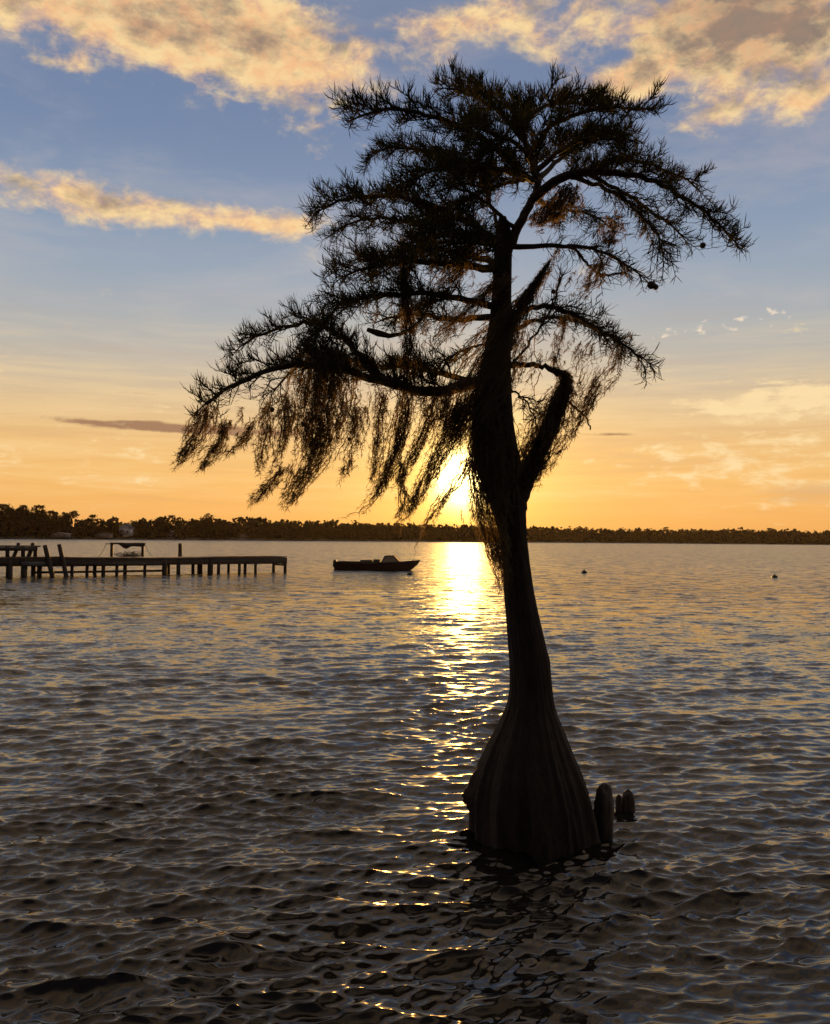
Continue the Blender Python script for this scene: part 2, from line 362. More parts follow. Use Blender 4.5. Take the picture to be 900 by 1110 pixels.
# ------------------------------------------------------------------ water
def make_water():
    m, nt, b = new_mat('lake_water'); E.nt = nt
    b.inputs['Base Color'].default_value = (.010, .009, .008, 1)
    b.inputs['Specular Tint'].default_value = (1.0, .97, .93, 1)
    b.inputs['Roughness'].default_value = .05
    b.inputs['IOR'].default_value = 1.37
    g = nt.nodes.new('ShaderNodeNewGeometry')
    ln = nt.nodes.new('ShaderNodeVectorMath'); ln.operation = 'LENGTH'; nt.links.new(g.outputs['Position'], ln.inputs[0])
    L = E(ln.outputs['Value'])
    nt.links.new((L.ramp(12, 110) * 0.10 + 0.095).v, b.inputs['Roughness'])
    def nz(scale, detail, rough):
        n = nt.nodes.new('ShaderNodeTexNoise'); n.inputs['Scale'].default_value = scale
        n.inputs['Detail'].default_value = detail; n.inputs['Roughness'].default_value = rough
        mp = nt.nodes.new('ShaderNodeMapping'); mp.inputs['Rotation'].default_value = (0, 0, R(-14)); mp.inputs['Scale'].default_value = (.55, 1, 1)
        nt.links.new(g.outputs['Position'], mp.inputs[0]); nt.links.new(mp.outputs[0], n.inputs['Vector'])
        v = nt.nodes.new('ShaderNodeVectorMath'); v.operation = 'SUBTRACT'
        nt.links.new(n.outputs['Color'], v.inputs[0]); v.inputs[1].default_value = (.5, .5, .5)
        return v.outputs[0]
    a = nz(11.0, 4.0, .6)            # fine ripples
    c = nz(2.3, 4.0, .62)            # open-lake chop too small to be modelled out there
    def scaled(v, s):
        q = nt.nodes.new('ShaderNodeVectorMath'); q.operation = 'SCALE'; nt.links.new(v, q.inputs[0])
        if isinstance(s, E): nt.links.new(s.v, q.inputs[3])
        else: q.inputs[3].default_value = s
        return q.outputs[0]
    sl = nt.nodes.new('ShaderNodeVectorMath'); sl.operation = 'ADD'
    nt.links.new(scaled(a, L.ramp(3, 25) * 0.75 + 0.22), sl.inputs[0])
    nt.links.new(scaled(c, L.ramp(6, 45) * 2.1), sl.inputs[1])
    fl = nt.nodes.new('ShaderNodeVectorMath'); fl.operation = 'MULTIPLY'; fl.inputs[1].default_value = (1.15, 1.1, 0)
    nt.links.new(sl.outputs[0], fl.inputs[0])
    ad = nt.nodes.new('ShaderNodeVectorMath'); ad.operation = 'ADD'
    nt.links.new(g.outputs['Normal'], ad.inputs[0]); nt.links.new(fl.outputs[0], ad.inputs[1])
    no = nt.nodes.new('ShaderNodeVectorMath'); no.operation = 'NORMALIZE'; nt.links.new(ad.outputs[0], no.inputs[0])
    nt.links.new(no.outputs[0], b.inputs['Normal'])
    # one sheet: fine where the photo looks at it, reaching past the horizon all round
    yy = np.concatenate([1 / np.linspace(1 / 2.2, 1 / 60., 1500), np.geomspace(61, 240, 130), np.geomspace(250, 9000, 36)])
    th = np.concatenate([np.linspace(-180, -42, 30)[:-1], np.linspace(-42, -31, 24)[:-1], np.linspace(-31, 31, 520), np.linspace(31, 42, 24)[1:], np.linspace(42, 180, 30)[1:]])
    rr = np.concatenate([[0.02, .6, 1.2, 1.7], yy])
    RR, TH = np.meshgrid(rr, R(1) * th, indexing='ij')
    x, y = RR * np.sin(TH), RR * np.cos(TH)
    sp = np.gradient(rr)[:, None] * np.ones_like(RR)
    fine = np.clip((38 - np.abs(th)) / 6, 0, 1)[None, :]
    g_ = np.random.default_rng(12)
    z = np.zeros_like(x); dx = np.zeros_like(x); dy = np.zeros_like(x)
    def field(seed, lo, hi, n=9):
        q = np.random.default_rng(seed); f = np.zeros_like(x)
        for _ in range(n):
            lam = q.uniform(lo, hi); a_ = q.uniform(0, 2 * math.pi); f += np.sin((x * math.cos(a_) + y * math.sin(a_)) * 2 * math.pi / lam + q.uniform(0, 6.28))
        return f / math.sqrt(n / 2)
    warp1, warp2 = field(1, 2.0, 5.0), field(2, 1.5, 4.0)
    grp = [np.clip(1 + .55 * field(10 + i, 1.2 + i, 4 + 2 * i), .15, 2.2) for i in range(4)]
    NW = 110
    for i in range(NW):
        u = (i + g_.uniform(0, 1)) / NW
        lam = 0.065 * (2.0 / 0.065) ** u
        ang = R(-17 + g_.normal() * (27 if lam < .9 else 22))
        kx, ky = math.sin(ang), math.cos(ang); k = 2 * math.pi / lam
        slope = 0.050 * (1.0 if lam < .26 else (.26 / lam) ** .92) * g_.uniform(.6, 1.3)
        amp = slope / k
        fade = np.clip(lam / (sp * 2.2) - 1, 0, 1) * fine
        ph = k * (x * kx + y * ky + .05 * warp1 * min(1, lam) + .04 * warp2 * lam) + g_.uniform(0, 6.283)
        A = amp * fade * (grp[i % 4] if lam < 1.2 else 1)
        z += A * np.cos(ph)
        q = A * 0.85 * np.sin(ph)
        dx -= q * kx; dy -= q * ky
    # ripples wrapping the trunk and knees
    V = np.stack([x + dx, y + dy, z], -1).reshape(-1, 3)
    n, c_ = RR.shape
    I = np.arange(n * c_).reshape(n, c_)
    q = np.stack([I[:-1, :-1], I[:-1, 1:], I[1:, 1:], I[1:, :-1]], -1).reshape(-1, 4)[:, ::-1]
    o = mesh_obj('lake_water', V, [q], m, None, True)
    tag(o, kind='structure')
make_water()

# ------------------------------------------------------------------ far shore
SH = [(-420, 380), (-216, 480), (-60, 640), (60, 800), (300, 1000), (518, 1150), (900, 1300)]   # waterline, plan view
def shore_pt(t, back=0.0):
    P = resample([(a, b, 0) for a, b in SH], 200)
    i = t * 199; k = min(int(i), 198); p = P[k] + (P[k + 1] - P[k]) * (i - k)
    d = P[k + 1] - P[k]; d /= np.linalg.norm(d)
    return p + back * np.array((-d[1], d[0], 0))
def make_bank():
    ts = np.linspace(0, 1, 160); rows = []
    for bk, z in ((-6, -.6), (0, .05), (1.5, .7), (12, 1.6), (60, 3), (200, 5), (320, -1)):
        rows.append([shore_pt(t, bk) + np.array((0, 0, z + (.25 * math.sin(t * 190) if 0 < bk < 20 else 0))) for t in ts])
    V = np.array(rows); n, c, _ = V.shape; I = np.arange(n * c).reshape(n, c)
    q = np.stack([I[:-1, :-1], I[:-1, 1:], I[1:, 1:], I[1:, :-1]], -1).reshape(-1, 4)
    tag(mesh_obj('far_bank', V.reshape(-1, 3), [q], M_BANK), kind='structure')
make_bank()
def height_at(t):                # treeline height along the shore, metres
    px = 0
    p = shore_pt(t); px = 450 + F * p[0] / p[1]
    return float(np.interp(px, [-300, 0, 60, 130, 200, 300, 400, 480, 600, 750, 860, 900, 1200],
                           [16, 14.8, 13.6, 11.2, 11.5, 12.6, 12.6, 13.5, 13.2, 14.2, 17.2, 15.5, 15]))
def make_woods():
    quads_c, quads_s = [], []
    q = np.random.default_rng(5)
    trunks, tr = [], []
    N = 2200
    for i in range(N):
        t = q.uniform(0.0, 1.0); back = q.choice([4, 12, 22, 36]) + q.uniform(-3, 3)
        p = shore_pt(t, back)
        H = height_at(t) * (q.uniform(.45, .75) if back < 9 else q.uniform(.80, 1.0) if q.uniform() < .8 else q.uniform(.95, 1.12))
        g = 1.2 + back * .03
        w = H * q.uniform(.26, .42)
        n = int(46 * (1 if p[1] < 700 else .7))
        # crown: stacked uneven lobes
        nl = q.integers(3, 6)
        lc = np.stack([q.normal(0, w * .45, nl), q.normal(0, w * .45, nl), q.uniform(.35, .88, nl) * H], 1)
        k = q.integers(0, nl, n); d = unit(q.normal(size=(n, 3))) * (q.uniform(.3, 1, n) ** .5)[:, None] * np.array((w * .55, w * .55, H * .13))
        c = lc[k] + d; c[:, 2] = np.maximum(c[:, 2], .2)
        c = np.concatenate([c, np.stack([q.normal(0, w * .7, 16), q.normal(0, w * .5, 16), q.uniform(.0, .55, 16) * H], 1)])
        quads_c.append(c + p + np.array((0, 0, g))); quads_s.append(np.concatenate([q.uniform(.06, .13, n), q.uniform(.12, .2, 16)]) * H)
        trunks.append(np.array([p + (0, 0, .5), p + (0, 0, H * .5), p + (q.normal() * .5, 0, H * .85)])); tr.append([.28, .2, .05])
    C = np.concatenate(quads_c); s = np.concatenate(quads_s); n = len(C)
    U = unit(q.normal(size=(n, 3))); W = unit(np.cross(U, q.normal(size=(n, 3))))
    sx = s[:, None] * q.uniform(.6, 1.3, (n, 1)); sy = s[:, None] * q.uniform(.5, 1.0, (n, 1))
    V = np.stack([C - U * sx, C - W * sy, C + U * sx * .8, C + W * sy], 1).reshape(-1, 3)
    f = np.arange(4 * n).reshape(n, 4)
    tv, tq, _ = tubes(np.array(trunks), np.array(tr), 4)
    o = mesh_obj('far_woods', np.concatenate([V, tv]), [np.concatenate([f, tq + len(V)])], M_FAR, None, False)
    tag(o, 'dark unbroken woods along the far lake shore', 'woods', kind='stuff')
make_woods()
def pine(px, top_py, Y, label):
    base = at(px, 584, Y); base[2] = 2.0
    top = at(px, top_py, Y)[2]; H = top - 2.0
    root = empty('pine_tree', base)
    tag(root, label, 'tree', 'tall pines above the far treeline')
    q = np.random.default_rng(int(px * 7 + top_py))
    b = MB(); lean = q.normal() * .4
    b.tube(resample([(0, 0, 0), (lean * .3, 0, H * .5), (lean, 0, H * .95)], 6), np.linspace(.32, .08, 6), 6, False)
    for k in range(6):
        z = H * q.uniform(.66, .93); a = q.uniform(0, 6.28); L = H * .13
        b.tube([(lean * z / H, 0, z), (lean * z / H + math.cos(a) * L * .6, math.sin(a) * L * .6, z + L * .2), (lean * z / H + math.cos(a) * L, math.sin(a) * L, z + L * .35)], [.1, .07, .03], 4, False)
    b.build('trunk', M_LIMB, root)
    nl = 9
    lc = np.stack([q.normal(lean, H * .10, nl), q.normal(0, H * .10, nl), q.uniform(.70, .95, nl) * H], 1); lc[0] = (lean, 0, H * .93)
    n = 330; k = q.integers(0, nl, n)
    C = lc[k] + q.normal(size=(n, 3)) * np.array((H * .05, H * .05, H * .028)); C[:, 2] = np.minimum(C[:, 2], H * q.uniform(.95, 1, n))
    U = unit(q.normal(size=(n, 3))); W = unit(np.cross(U, q.normal(size=(n, 3)))); s = H * q.uniform(.02, .045, (n, 1))
    V = np.stack([C - U * s, C - W * s * .6, C + U * s, C + W * s * .6], 1).reshape(-1, 3)
    mesh_obj('crown', V, [np.arange(4 * n).reshape(n, 4)], M_FAR, root, False)
PINES = [(3, 545, 500), (10, 549, 505), (25, 547, 505), (30, 551, 512), (40, 547, 510), (46, 552, 512), (57, 553, 515), (70, 555, 520), (81, 553, 525), (100, 557, 535), (187, 558, 570), (226, 556, 600), (262, 560, 625), (281, 560, 640), (344, 564, 690), (445, 567, 800), (468, 568, 820), (600, 571, 920), (722, 571, 1030), (836, 572, 1110)]
PL = {0: 'tall round topped pine at the left end of the far treeline', 9: 'lone round topped pine rising above the treeline to the right of the tallest pines', 13: 'pine beyond the outer end of the dock with a flat open crown', 14: 'pine rising above the treeline beyond the moored motorboat',
      18: 'pine standing up from the treeline beyond the two small buoys', 19: 'pine on the highest hump of treeline towards the right end of the far shore'}
for i, (px, py, Y) in enumerate(PINES):
    pine(px, py, Y, PL.get(i, 'tall dark pine with a clumpy crown standing above the far treeline'))

def house(name, px, Y, W, D, H, roofh, wall, roof, label, z0=2.0, face=0.0):
    base = at(px, 584, Y); base[2] = z0
    r = empty(name, base, face); tag(r, label, 'house' if name == 'house' else 'boathouse', None)
    b = MB().box((0, 0, H / 2), (W, D, H))
    # gable walls facing the lake
    b.add([(-W / 2, -D / 2, H), (W / 2, -D / 2, H), (0, -D / 2, H + roofh)], None, [(0, 1, 2)])
    b.add([(-W / 2, D / 2, H), (W / 2, D / 2, H), (0, D / 2, H + roofh)], None, [(1, 0, 2)])
    b.build('wall', wall, r)
    rf = MB(); e = .4
    for sg in (-1, 1):
        x1 = sg * (W / 2 + e); z1 = H - e * roofh / (W / 2)
        P = np.array([(0, -D / 2 - e, H + roofh), (0, D / 2 + e, H + roofh), (x1, D / 2 + e, z1), (x1, -D / 2 - e, z1)])
        Q = P + (0, 0, .18)
        rf.add(np.vstack([P, Q]), [(0, 1, 2, 3), (7, 6, 5, 4), (0, 4, 5, 1), (1, 5, 6, 2), (2, 6, 7, 3), (3, 7, 4, 0)])
    rf.build('roof', roof, r)
    for x in np.linspace(-W * .3, W * .3, max(2, int(W / 3))):
        f = MB().box((x, -D / 2 - .03, H * .52), (1.0, .08, H * .42)).build('window', M_WALLW, r)
        MB().box((x, -D / 2 - .08, H * .52), (.8, .06, H * .36)).build('pane', M_GLASSD, f)
house('house', 137, 530, 6.5, 8, 4.4, 2.8, M_WALLW, M_ROOFD, 'white gabled house among the trees on the far shore', 2.2)
house('boathouse', 66, 500, 9.0, 5, 1.9, .8, M_WALLT, M_ROOFM, 'long low boathouse with a pale metal roof at the far waterline', .9)
house('boathouse', 113, 515, 8.0, 5, 2.0, .8, M_WALLT, M_ROOFD, 'low grey roofed boathouse on the far bank beside the white house', .9)
house('boathouse', 187, 555, 5.0, 6, 2.6, 1.7, M_WALLW, M_ROOFM, 'small white boathouse with a steep roof on the far bank right of the white house', 1.0)
house('boathouse', 218, 575, 9.0, 5, 1.8, .8, M_WALLT, M_ROOFM, 'wide low boathouse with pale roof on the far bank behind the dock deck', .9)
house('boathouse', 240, 585, 7.0, 5, 1.8, .9, M_WALLT, M_ROOFD, 'brown low boathouse on the far bank behind the dock end', .9)
house('boathouse', 263, 600, 6.0, 5, 1.9, .9, M_WALLT, M_ROOFM, 'smallest pale roofed boathouse on the far bank nearest the moored boat', .9)

HAZE = 0.000018
def make_haze():
    m = bpy.data.materials.new('lake_haze'); m.use_nodes = True; nt = m.node_tree; nt.nodes.clear()
    out = nt.nodes.new('ShaderNodeOutputMaterial'); v = nt.nodes.new('ShaderNodeVolumePrincipled')
    v.inputs['Color'].default_value = (.98, .88, .76, 1); v.inputs['Density'].default_value = HAZE; v.inputs['Anisotropy'].default_value = .55
    nt.links.new(v.outputs[0], out.inputs['Volume'])
    o = MB().box((0, 600, 24), (4400, 2000, 50)).build('haze', m); tag(o, 'thin evening haze over the lake', 'haze', kind='stuff')
if HAZE: make_haze()

# ------------------------------------------------------------------ dock and its things
DA, DB = np.array((-8.05, 58.0)), np.array((-21.6, 47.5))
DDIR = (DB - DA) / np.linalg.norm(DB - DA); DN = np.array((DDIR[1], -DDIR[0]))
if DN[1] < 0: DN = -DN           # away from the camera
DL = 28.0
def dk(s, w, z): return np.array((*(DA + DDIR * s + DN * w), z))
def s_of(px):                    # distance along the front edge seen at photo column px
    d = ray(px, 605); k = d.x / d.y
    return (k * DA[1] - DA[0]) / (DDIR[0] - k * DDIR[1])
DZ, DW = 0.97, 1.9
def make_dock():
    root = empty('dock', dk(0, 0, 0)); tag(root, 'long low weathered wooden dock on dark piles running out from the left', 'dock')
    o = np.array(root.location)
    b = MB()
    n = int(DL / .16)
    q = np.random.default_rng(3)
    for i in range(n):
        s = (i + .5) * .16; dz = q.normal() * .006 - .05 * math.exp(-((s - 6) / 3) ** 2) + .03 * math.sin(s * .5)
        ov = q.uniform(0, .06)
        b.bar(dk(s, -.06 - ov, DZ + dz), dk(s, DW + .06 + q.uniform(0, .06), DZ + dz), .145, .05)
    b.build('deck', M_DOCK, root, origin=o)
    for w in (0.02, DW / 2, DW - .02):
        MB().bar(dk(-.05, w, DZ - .23), dk(DL, w, DZ - .23), .07, .39).build('beam', M_PILE, root, origin=o)
    sl, sr = s_of(178), s_of(60)
    MB().bar(dk(sl, -.02, .62), dk(sr + 1, -.02, .62), .08, .22).build('beam', M_PILE, root, origin=o)
    MB().bar(dk(sl - .2, .25, .20), dk(sr + 1, .25, .20), .10, .12).build('brace', M_PILE, root, origin=o)
    def pile(px, w, r, top=DZ - .05, lean=0):
        s = s_of(px)
        bb = MB(); P = [dk(s, w, -1.2), dk(s + lean * .3, w, .2), dk(s + lean, w, top)]
        bb.tube(P, [r * 1.05, r, r * .95], 9)
        bb.build('pile', M_PILE, root, True, origin=o)
    for px, w, r in ((310, .08, .10), (278, .1, .09), (270.5, .55, .10), (260.5, .1, .09), (238, .1, .10), (229, .1, .17), (221, 1.5, .10),
                     (194, .05, .12), (189, 1.2, .09), (179, .05, .15), (158, .1, .09), (146, 1.4, .09), (129, .3, .09), (113, .1, .11), (96, .2, .09), (79, .1, .09),
                     (45, .3, .13), (27, .08, .17), (11, .1, .17), (-25, .1, .15)):
        pile(px, w, r)
        if px in (310, 260.5, 229, 194, 146, 113, 45, -25): pile(px + 2, DW - .1, r)
    MB().bar(dk(-.12, .3, .45), dk(-.12, DW - .3, .45), .06, .10).box(dk(-.1, .6, .62), (.12, .2, .4)).build('ladder', M_PILE, root, origin=o)
make_dock()
def mooring(px0, py0, px1, py1, off, r, label, base_z=None):
    s0 = s_of(px1); w0 = off
    b0 = dk(s0, w0, 0); Y = b0[1]
    p0 = at(px1, py1, Y); p1 = at(px0, py0, Y)
    if base_z is not None: p0 = p0 + (p1 - p0) * ((base_z - p0[2]) / (p1[2] - p0[2]))
    else: p0 = p0 - (p1 - p0) * .6
    root = MB().tube(resample([p0 * .5 + p1 * .5 + (p0 - p1) * .5, (p0 + p1) / 2 + (.01, 0, 0), p1], 6), [r * 1.08, r * 1.05, r, r, r * .98, r * .9], 9).build('mooring_post', M_PILE, None, True, origin=p0)
    root.location = p0; tag(root, label, 'post', 'wooden posts standing at the dock')
mooring(48.5, 591, 56.5, 624, -.35, .13, 'leaning mooring post in front of the dock beside the bench')
mooring(64, 590, 71.5, 624, -.35, .12, 'leaning mooring post in front of the dock nearer the canvas frame')
mooring(20.5, 588.5, 14, 606, .9, .10, 'slanted post behind the bench near its left end', DZ + .02)
mooring(36, 588.5, 30, 606, .9, .11, 'slanted post behind the bench near its right end', DZ + .02)
mooring(195.2, 589, 195.2, 603, .9, .115, 'upright post standing alone on the dock deck', DZ + .02)
def make_bench():
    s0, s1 = s_of(43.5), s_of(-14); w0, w1 = .35, .75
    root = empty('bench', dk(s0, w0, DZ)); o = np.array(root.location); tag(root, 'long dark wooden bench standing across the near end of the dock', 'bench')
    z = DZ + .62
    MB().bar(dk(s0 - .1, (w0 + w1) / 2, z), dk(s1, (w0 + w1) / 2, z), w1 - w0 + .1, .08).build('seat', M_DOCK, root, origin=o)
    MB().bar(dk(s0 + .05, w0, z - .15), dk(s1, w0, z - .15), .05, .2).build('apron', M_PILE, root, origin=o)
    for px in (41.5, 28, 11, -8):
        for w in (w0 + .03, w1 - .03):
            MB().bar(dk(s_of(px), w, DZ + .026), dk(s_of(px), w, z - .04), .09, .09).build('leg', M_PILE, root, origin=o)
    s = s_of(36)
    b = MB().box(dk(s, -.13, .66), (1.25, .08, .24), np.array([(DDIR[0], -DDIR[1], 0), (DDIR[1], DDIR[0], 0), (0, 0, 1)]))
    p = b.build('fender_board', M_GREY, None, origin=dk(s, -.13, .66)); p.location = dk(s, -.13, .66)
    tag(p, 'pale grey board fixed to the dock face below the bench', 'board')
make_bench()
def make_canopy():
    s0, s1 = s_of(161.5), s_of(127.5); w = .95
    root = empty('canvas_frame', dk(s0, w, DZ)); o = np.array(root.location); tag(root, 'two post frame with a dark sagging canvas top on the dock', 'frame')
    zt = DZ + .78
    for s in (s0, s1):
        MB().bar(dk(s, w, DZ + .02), dk(s, w, zt + (.06 if s == s1 else .0)), .13, .13).build('post', M_PILE, root, origin=o)
    MB().bar(dk(s0 - .15, w, zt), dk(s1 + .35, w, zt - .02), .05, .05).build('crossbar', M_PILE, root, origin=o)
    # rolled, sagging canvas
    n, m_ = 22, 9; V = np.zeros((n, m_ * 2, 3))
    for i in range(n):
        t = i / (n - 1); s = s0 + (s1 - s0) * (t * .92 + .02)
        dep = .20 * (1 - .35 * t) + .16 * math.exp(-((t - .58) / .10) ** 2) * 1.0 - .14 * max(0, (t - .62) / .38)
        for j in range(m_):
            u = j / (m_ - 1); wd = (u - .5) * .8; sag = (1 - (2 * u - 1) ** 2)
            V[i, j] = dk(s, w + wd, zt + .05 + .03 * math.sin(t * 9) * .3)
            V[i, m_ * 2 - 1 - j] = dk(s, w + wd, zt + .02 - max(dep, .05) * (.75 + .25 * sag))
    k = m_ * 2; I = np.arange(n * k).reshape(n, k)
    q = np.stack([I[:-1], np.roll(I, -1, 1)[:-1], np.roll(I, -1, 1)[1:], I[1:]], -1).reshape(-1, 4)
    V = V.reshape(-1, 3)
    b = MB().add(V, q); 
    b.build('canvas', M_TARP, root, True, origin=o)
    for a, bz in ((s1 + .33, s1 + .75), (s0 - .12, s0 - .6)):
        rp = MB(); rp.tube(resample([dk(a, w, zt - .02), dk((a + bz) / 2, w, zt - .5), dk(bz, w, DZ + .03)], 8), np.full(8, .012), 5, False)
        rp.build('rope', M_PILE, root, True, origin=o)
    # heap of rope and net under the canvas
    q_ = np.random.default_rng(9); t_ = []
    P = []
    for i in range(40):
        sx = q_.uniform(s0 + .2, s1 - .5); P.append(dk(sx, w + q_.uniform(-.3, .3), DZ + .03)); P.append(dk(sx + q_.normal() * .25, w + q_.uniform(-.3, .3), DZ + q_.uniform(.06, .38)))
    P = resample(P, 700); V, q4, _ = tubes(P[None], np.full((1, 700), .012), 5)
    net = mesh_obj('rope_heap', V - dk((s0 + s1) / 2, w, DZ), [q4], M_DOCK); net.location = dk((s0 + s1) / 2, w, DZ)
    tag(net, 'loose heap of rope on the dock under the canvas frame', 'rope')
make_canopy()

# ------------------------------------------------------------------ boat and buoys
def make_boat():
    Y = 64.5; pc = at(410, 617, Y); L = 5.85
    root = empty('motorboat', (pc[0], Y, 0.0), R(-4)); tag(root, 'small dark motorboat with canvas topped windscreen floating off the dock end', 'boat')
    n, K = 26, 13
    V = np.zeros((n, K, 3))
    for i in range(n):
        t = i / (n - 1); x = -L / 2 + L * t
        beam = .98 * (1 - max(0, (t - .45) / .55) ** 2.2) * (.92 + .08 * min(1, t * 4))
        sheer = .47 + .22 * max(0, (t - .45) / .55) ** 1.6 + .06 * (1 - t)
        keel = -.22 + .55 * max(0, (t - .82) / .18) ** 1.8
        for j in range(K):
            a = (j / (K - 1) - .5) * 2
            prof = abs(a) ** .55
            V[i, j] = (x + (.25 * (sheer - .47) * 2 if False else 0) - .28 * (1 - abs(a)) * max(0, (t - .7) / .3), beam * (1 if a > 0 else -1) * prof * (0.82 + .18 * abs(a)), keel + (sheer - keel) * abs(a) ** 1.7)
    I = np.arange(n * K).reshape(n, K)
    q = np.stack([I[:-1, :-1], I[1:, :-1], I[1:, 1:], I[:-1, 1:]], -1).reshape(-1, 4)
    hb = MB().add(V.reshape(-1, 3), q)
    c = V[0].mean(0); hb.add(np.vstack([V[0], [c]]), None, [(j, j + 1, K) for j in range(K - 1)])
    hb.build('hull', M_HULL, root, True)
    # deck with cockpit recess
    d = MB(); edge = V[:, [0, -1]]
    D = np.zeros((n, 5, 3))
    for i in range(n):
        t = i / (n - 1); l, r = V[i, 0], V[i, -1]
        for j in range(5):
            u = j / 4; p = l + (r - l) * u
            camb = .06 * (1 - (2 * u - 1) ** 2) if t > .5 else -.02
            if t < .5 and 1 <= j <= 3: camb = -.28
            D[i, j] = p + (0, 0, camb - .015)
    I = np.arange(n * 5).reshape(n, 5)
    q = np.stack([I[:-1, :-1], I[:-1, 1:], I[1:, 1:], I[1:, :-1]], -1).reshape(-1, 4)
    d.add(D.reshape(-1, 3), q); d.build('deck', M_DECKW, root, True)
    g = MB()
    for s in (0, -1): g.tube(V[:, s] + (0, 0, .01), np.full(n, .035), 6)
    g.build('gunwale', M_RUBBER, root, True)
    # engine cover hump and seats
    s = MB()
    for x0, x1, h in ((-1.25, -.35, .22), (-.32, .15, .27)):
        s.box(((x0 + x1) / 2, 0, .47 + h / 2 - .12), (x1 - x0, 1.3, h + .24), None, .85)
    s.build('seat', M_TARP, root)
    # windscreen + canvas hood
    h = MB()
    prof = [(.25, .43), (.52, .98), (1.12, 1.02), (1.62, .50)]
    for sg in (-1, 1):
        pass
    W_ = (.78, .62, .62, .72)
    P = np.array([[(x, -w, z) for (x, z), w in zip(prof, W_)], [(x, 0, z + .04) for (x, z) in prof], [(x, w, z) for (x, z), w in zip(prof, W_)]])
    I = np.arange(12).reshape(3, 4)
    top = np.stack([I[:-1, :-1], I[:-1, 1:], I[1:, 1:], I[1:, :-1]], -1).reshape(-1, 4)[:, ::-1]
    h.add(P.reshape(-1, 3), [f for f in top if True], [])
    for k in (0, 2):
        h.add(P[k], [(0, 1, 2, 3)] if k == 0 else [(3, 2, 1, 0)])
    h.build('canvas_hood', M_COVER, root)
    fr = MB()
    for k in (0, 2):
        for a_, b_ in ((0, 1), (1, 2), (2, 3), (0, 3)):
            fr.bar(P[k][a_] + (0, -.01 if k == 0 else .01, 0), P[k][b_] + (0, -.01 if k == 0 else .01, 0), .05)
    fr.bar(P[0][1], P[2][1], .05); fr.bar(P[0][2], P[2][2], .05)
    fr.build('windscreen_frame', M_RUBBER, root)
    m_ = MB().box((-L / 2 - .12, 0, .42), (.26, .36, .5), None, .8).box((-L / 2 - .12, 0, -.02), (.12, .1, .6)); m_.build('outboard_motor', M_RUBBER, root)
    r = MB().tube([(L / 2 - .55, 0, .68), (L / 2 - .35, 0, .77), (L / 2 - .1, 0, .72)], [.018] * 3, 6); r.build('bow_rail', M_METAL, root, True)
make_boat()
def buoy(px, py, r, label):
    p = on_water(px, py)
    V = []; n, k = 9, 14
    prof = [(0, -.6), (.75, -.5), (1, -.1), (.95, .3), (.7, .65), (.32, .85), (.14, .95), (.14, 1.25), (0, 1.28)]
    for (rr_, z) in prof:
        for j in range(k): V.append((rr_ * r * math.cos(j * 2 * math.pi / k), rr_ * r * math.sin(j * 2 * math.pi / k), z * r))
    I = np.arange(n * k).reshape(n, k)
    q = np.stack([I[:-1], np.roll(I, -1, 1)[:-1], np.roll(I, -1, 1)[1:], I[1:]], -1).reshape(-1, 4)
    root = empty('buoy', p); tag(root, label, 'buoy', 'small dark buoys floating on the lake')
    MB().add(np.array(V), q).build('float', M_RUBBER, root, True)
    a = np.linspace(0, 2 * math.pi, 13); MB().tube(np.stack([.12 * r * np.cos(a), 0 * a, 1.36 * r + .16 * r * np.sin(a)], 1), np.full(13, .03 * r), 5, False).build('ring', M_METAL, root, True)
buoy(633.5, 621, .20, 'small dark buoy just right of the cypress trunk')
buoy(840, 626, .19, 'small dark buoy alone on the water towards the right edge')
buoy(444, 623, .17, 'small dark buoy low in the water below the bow of the motorboat')

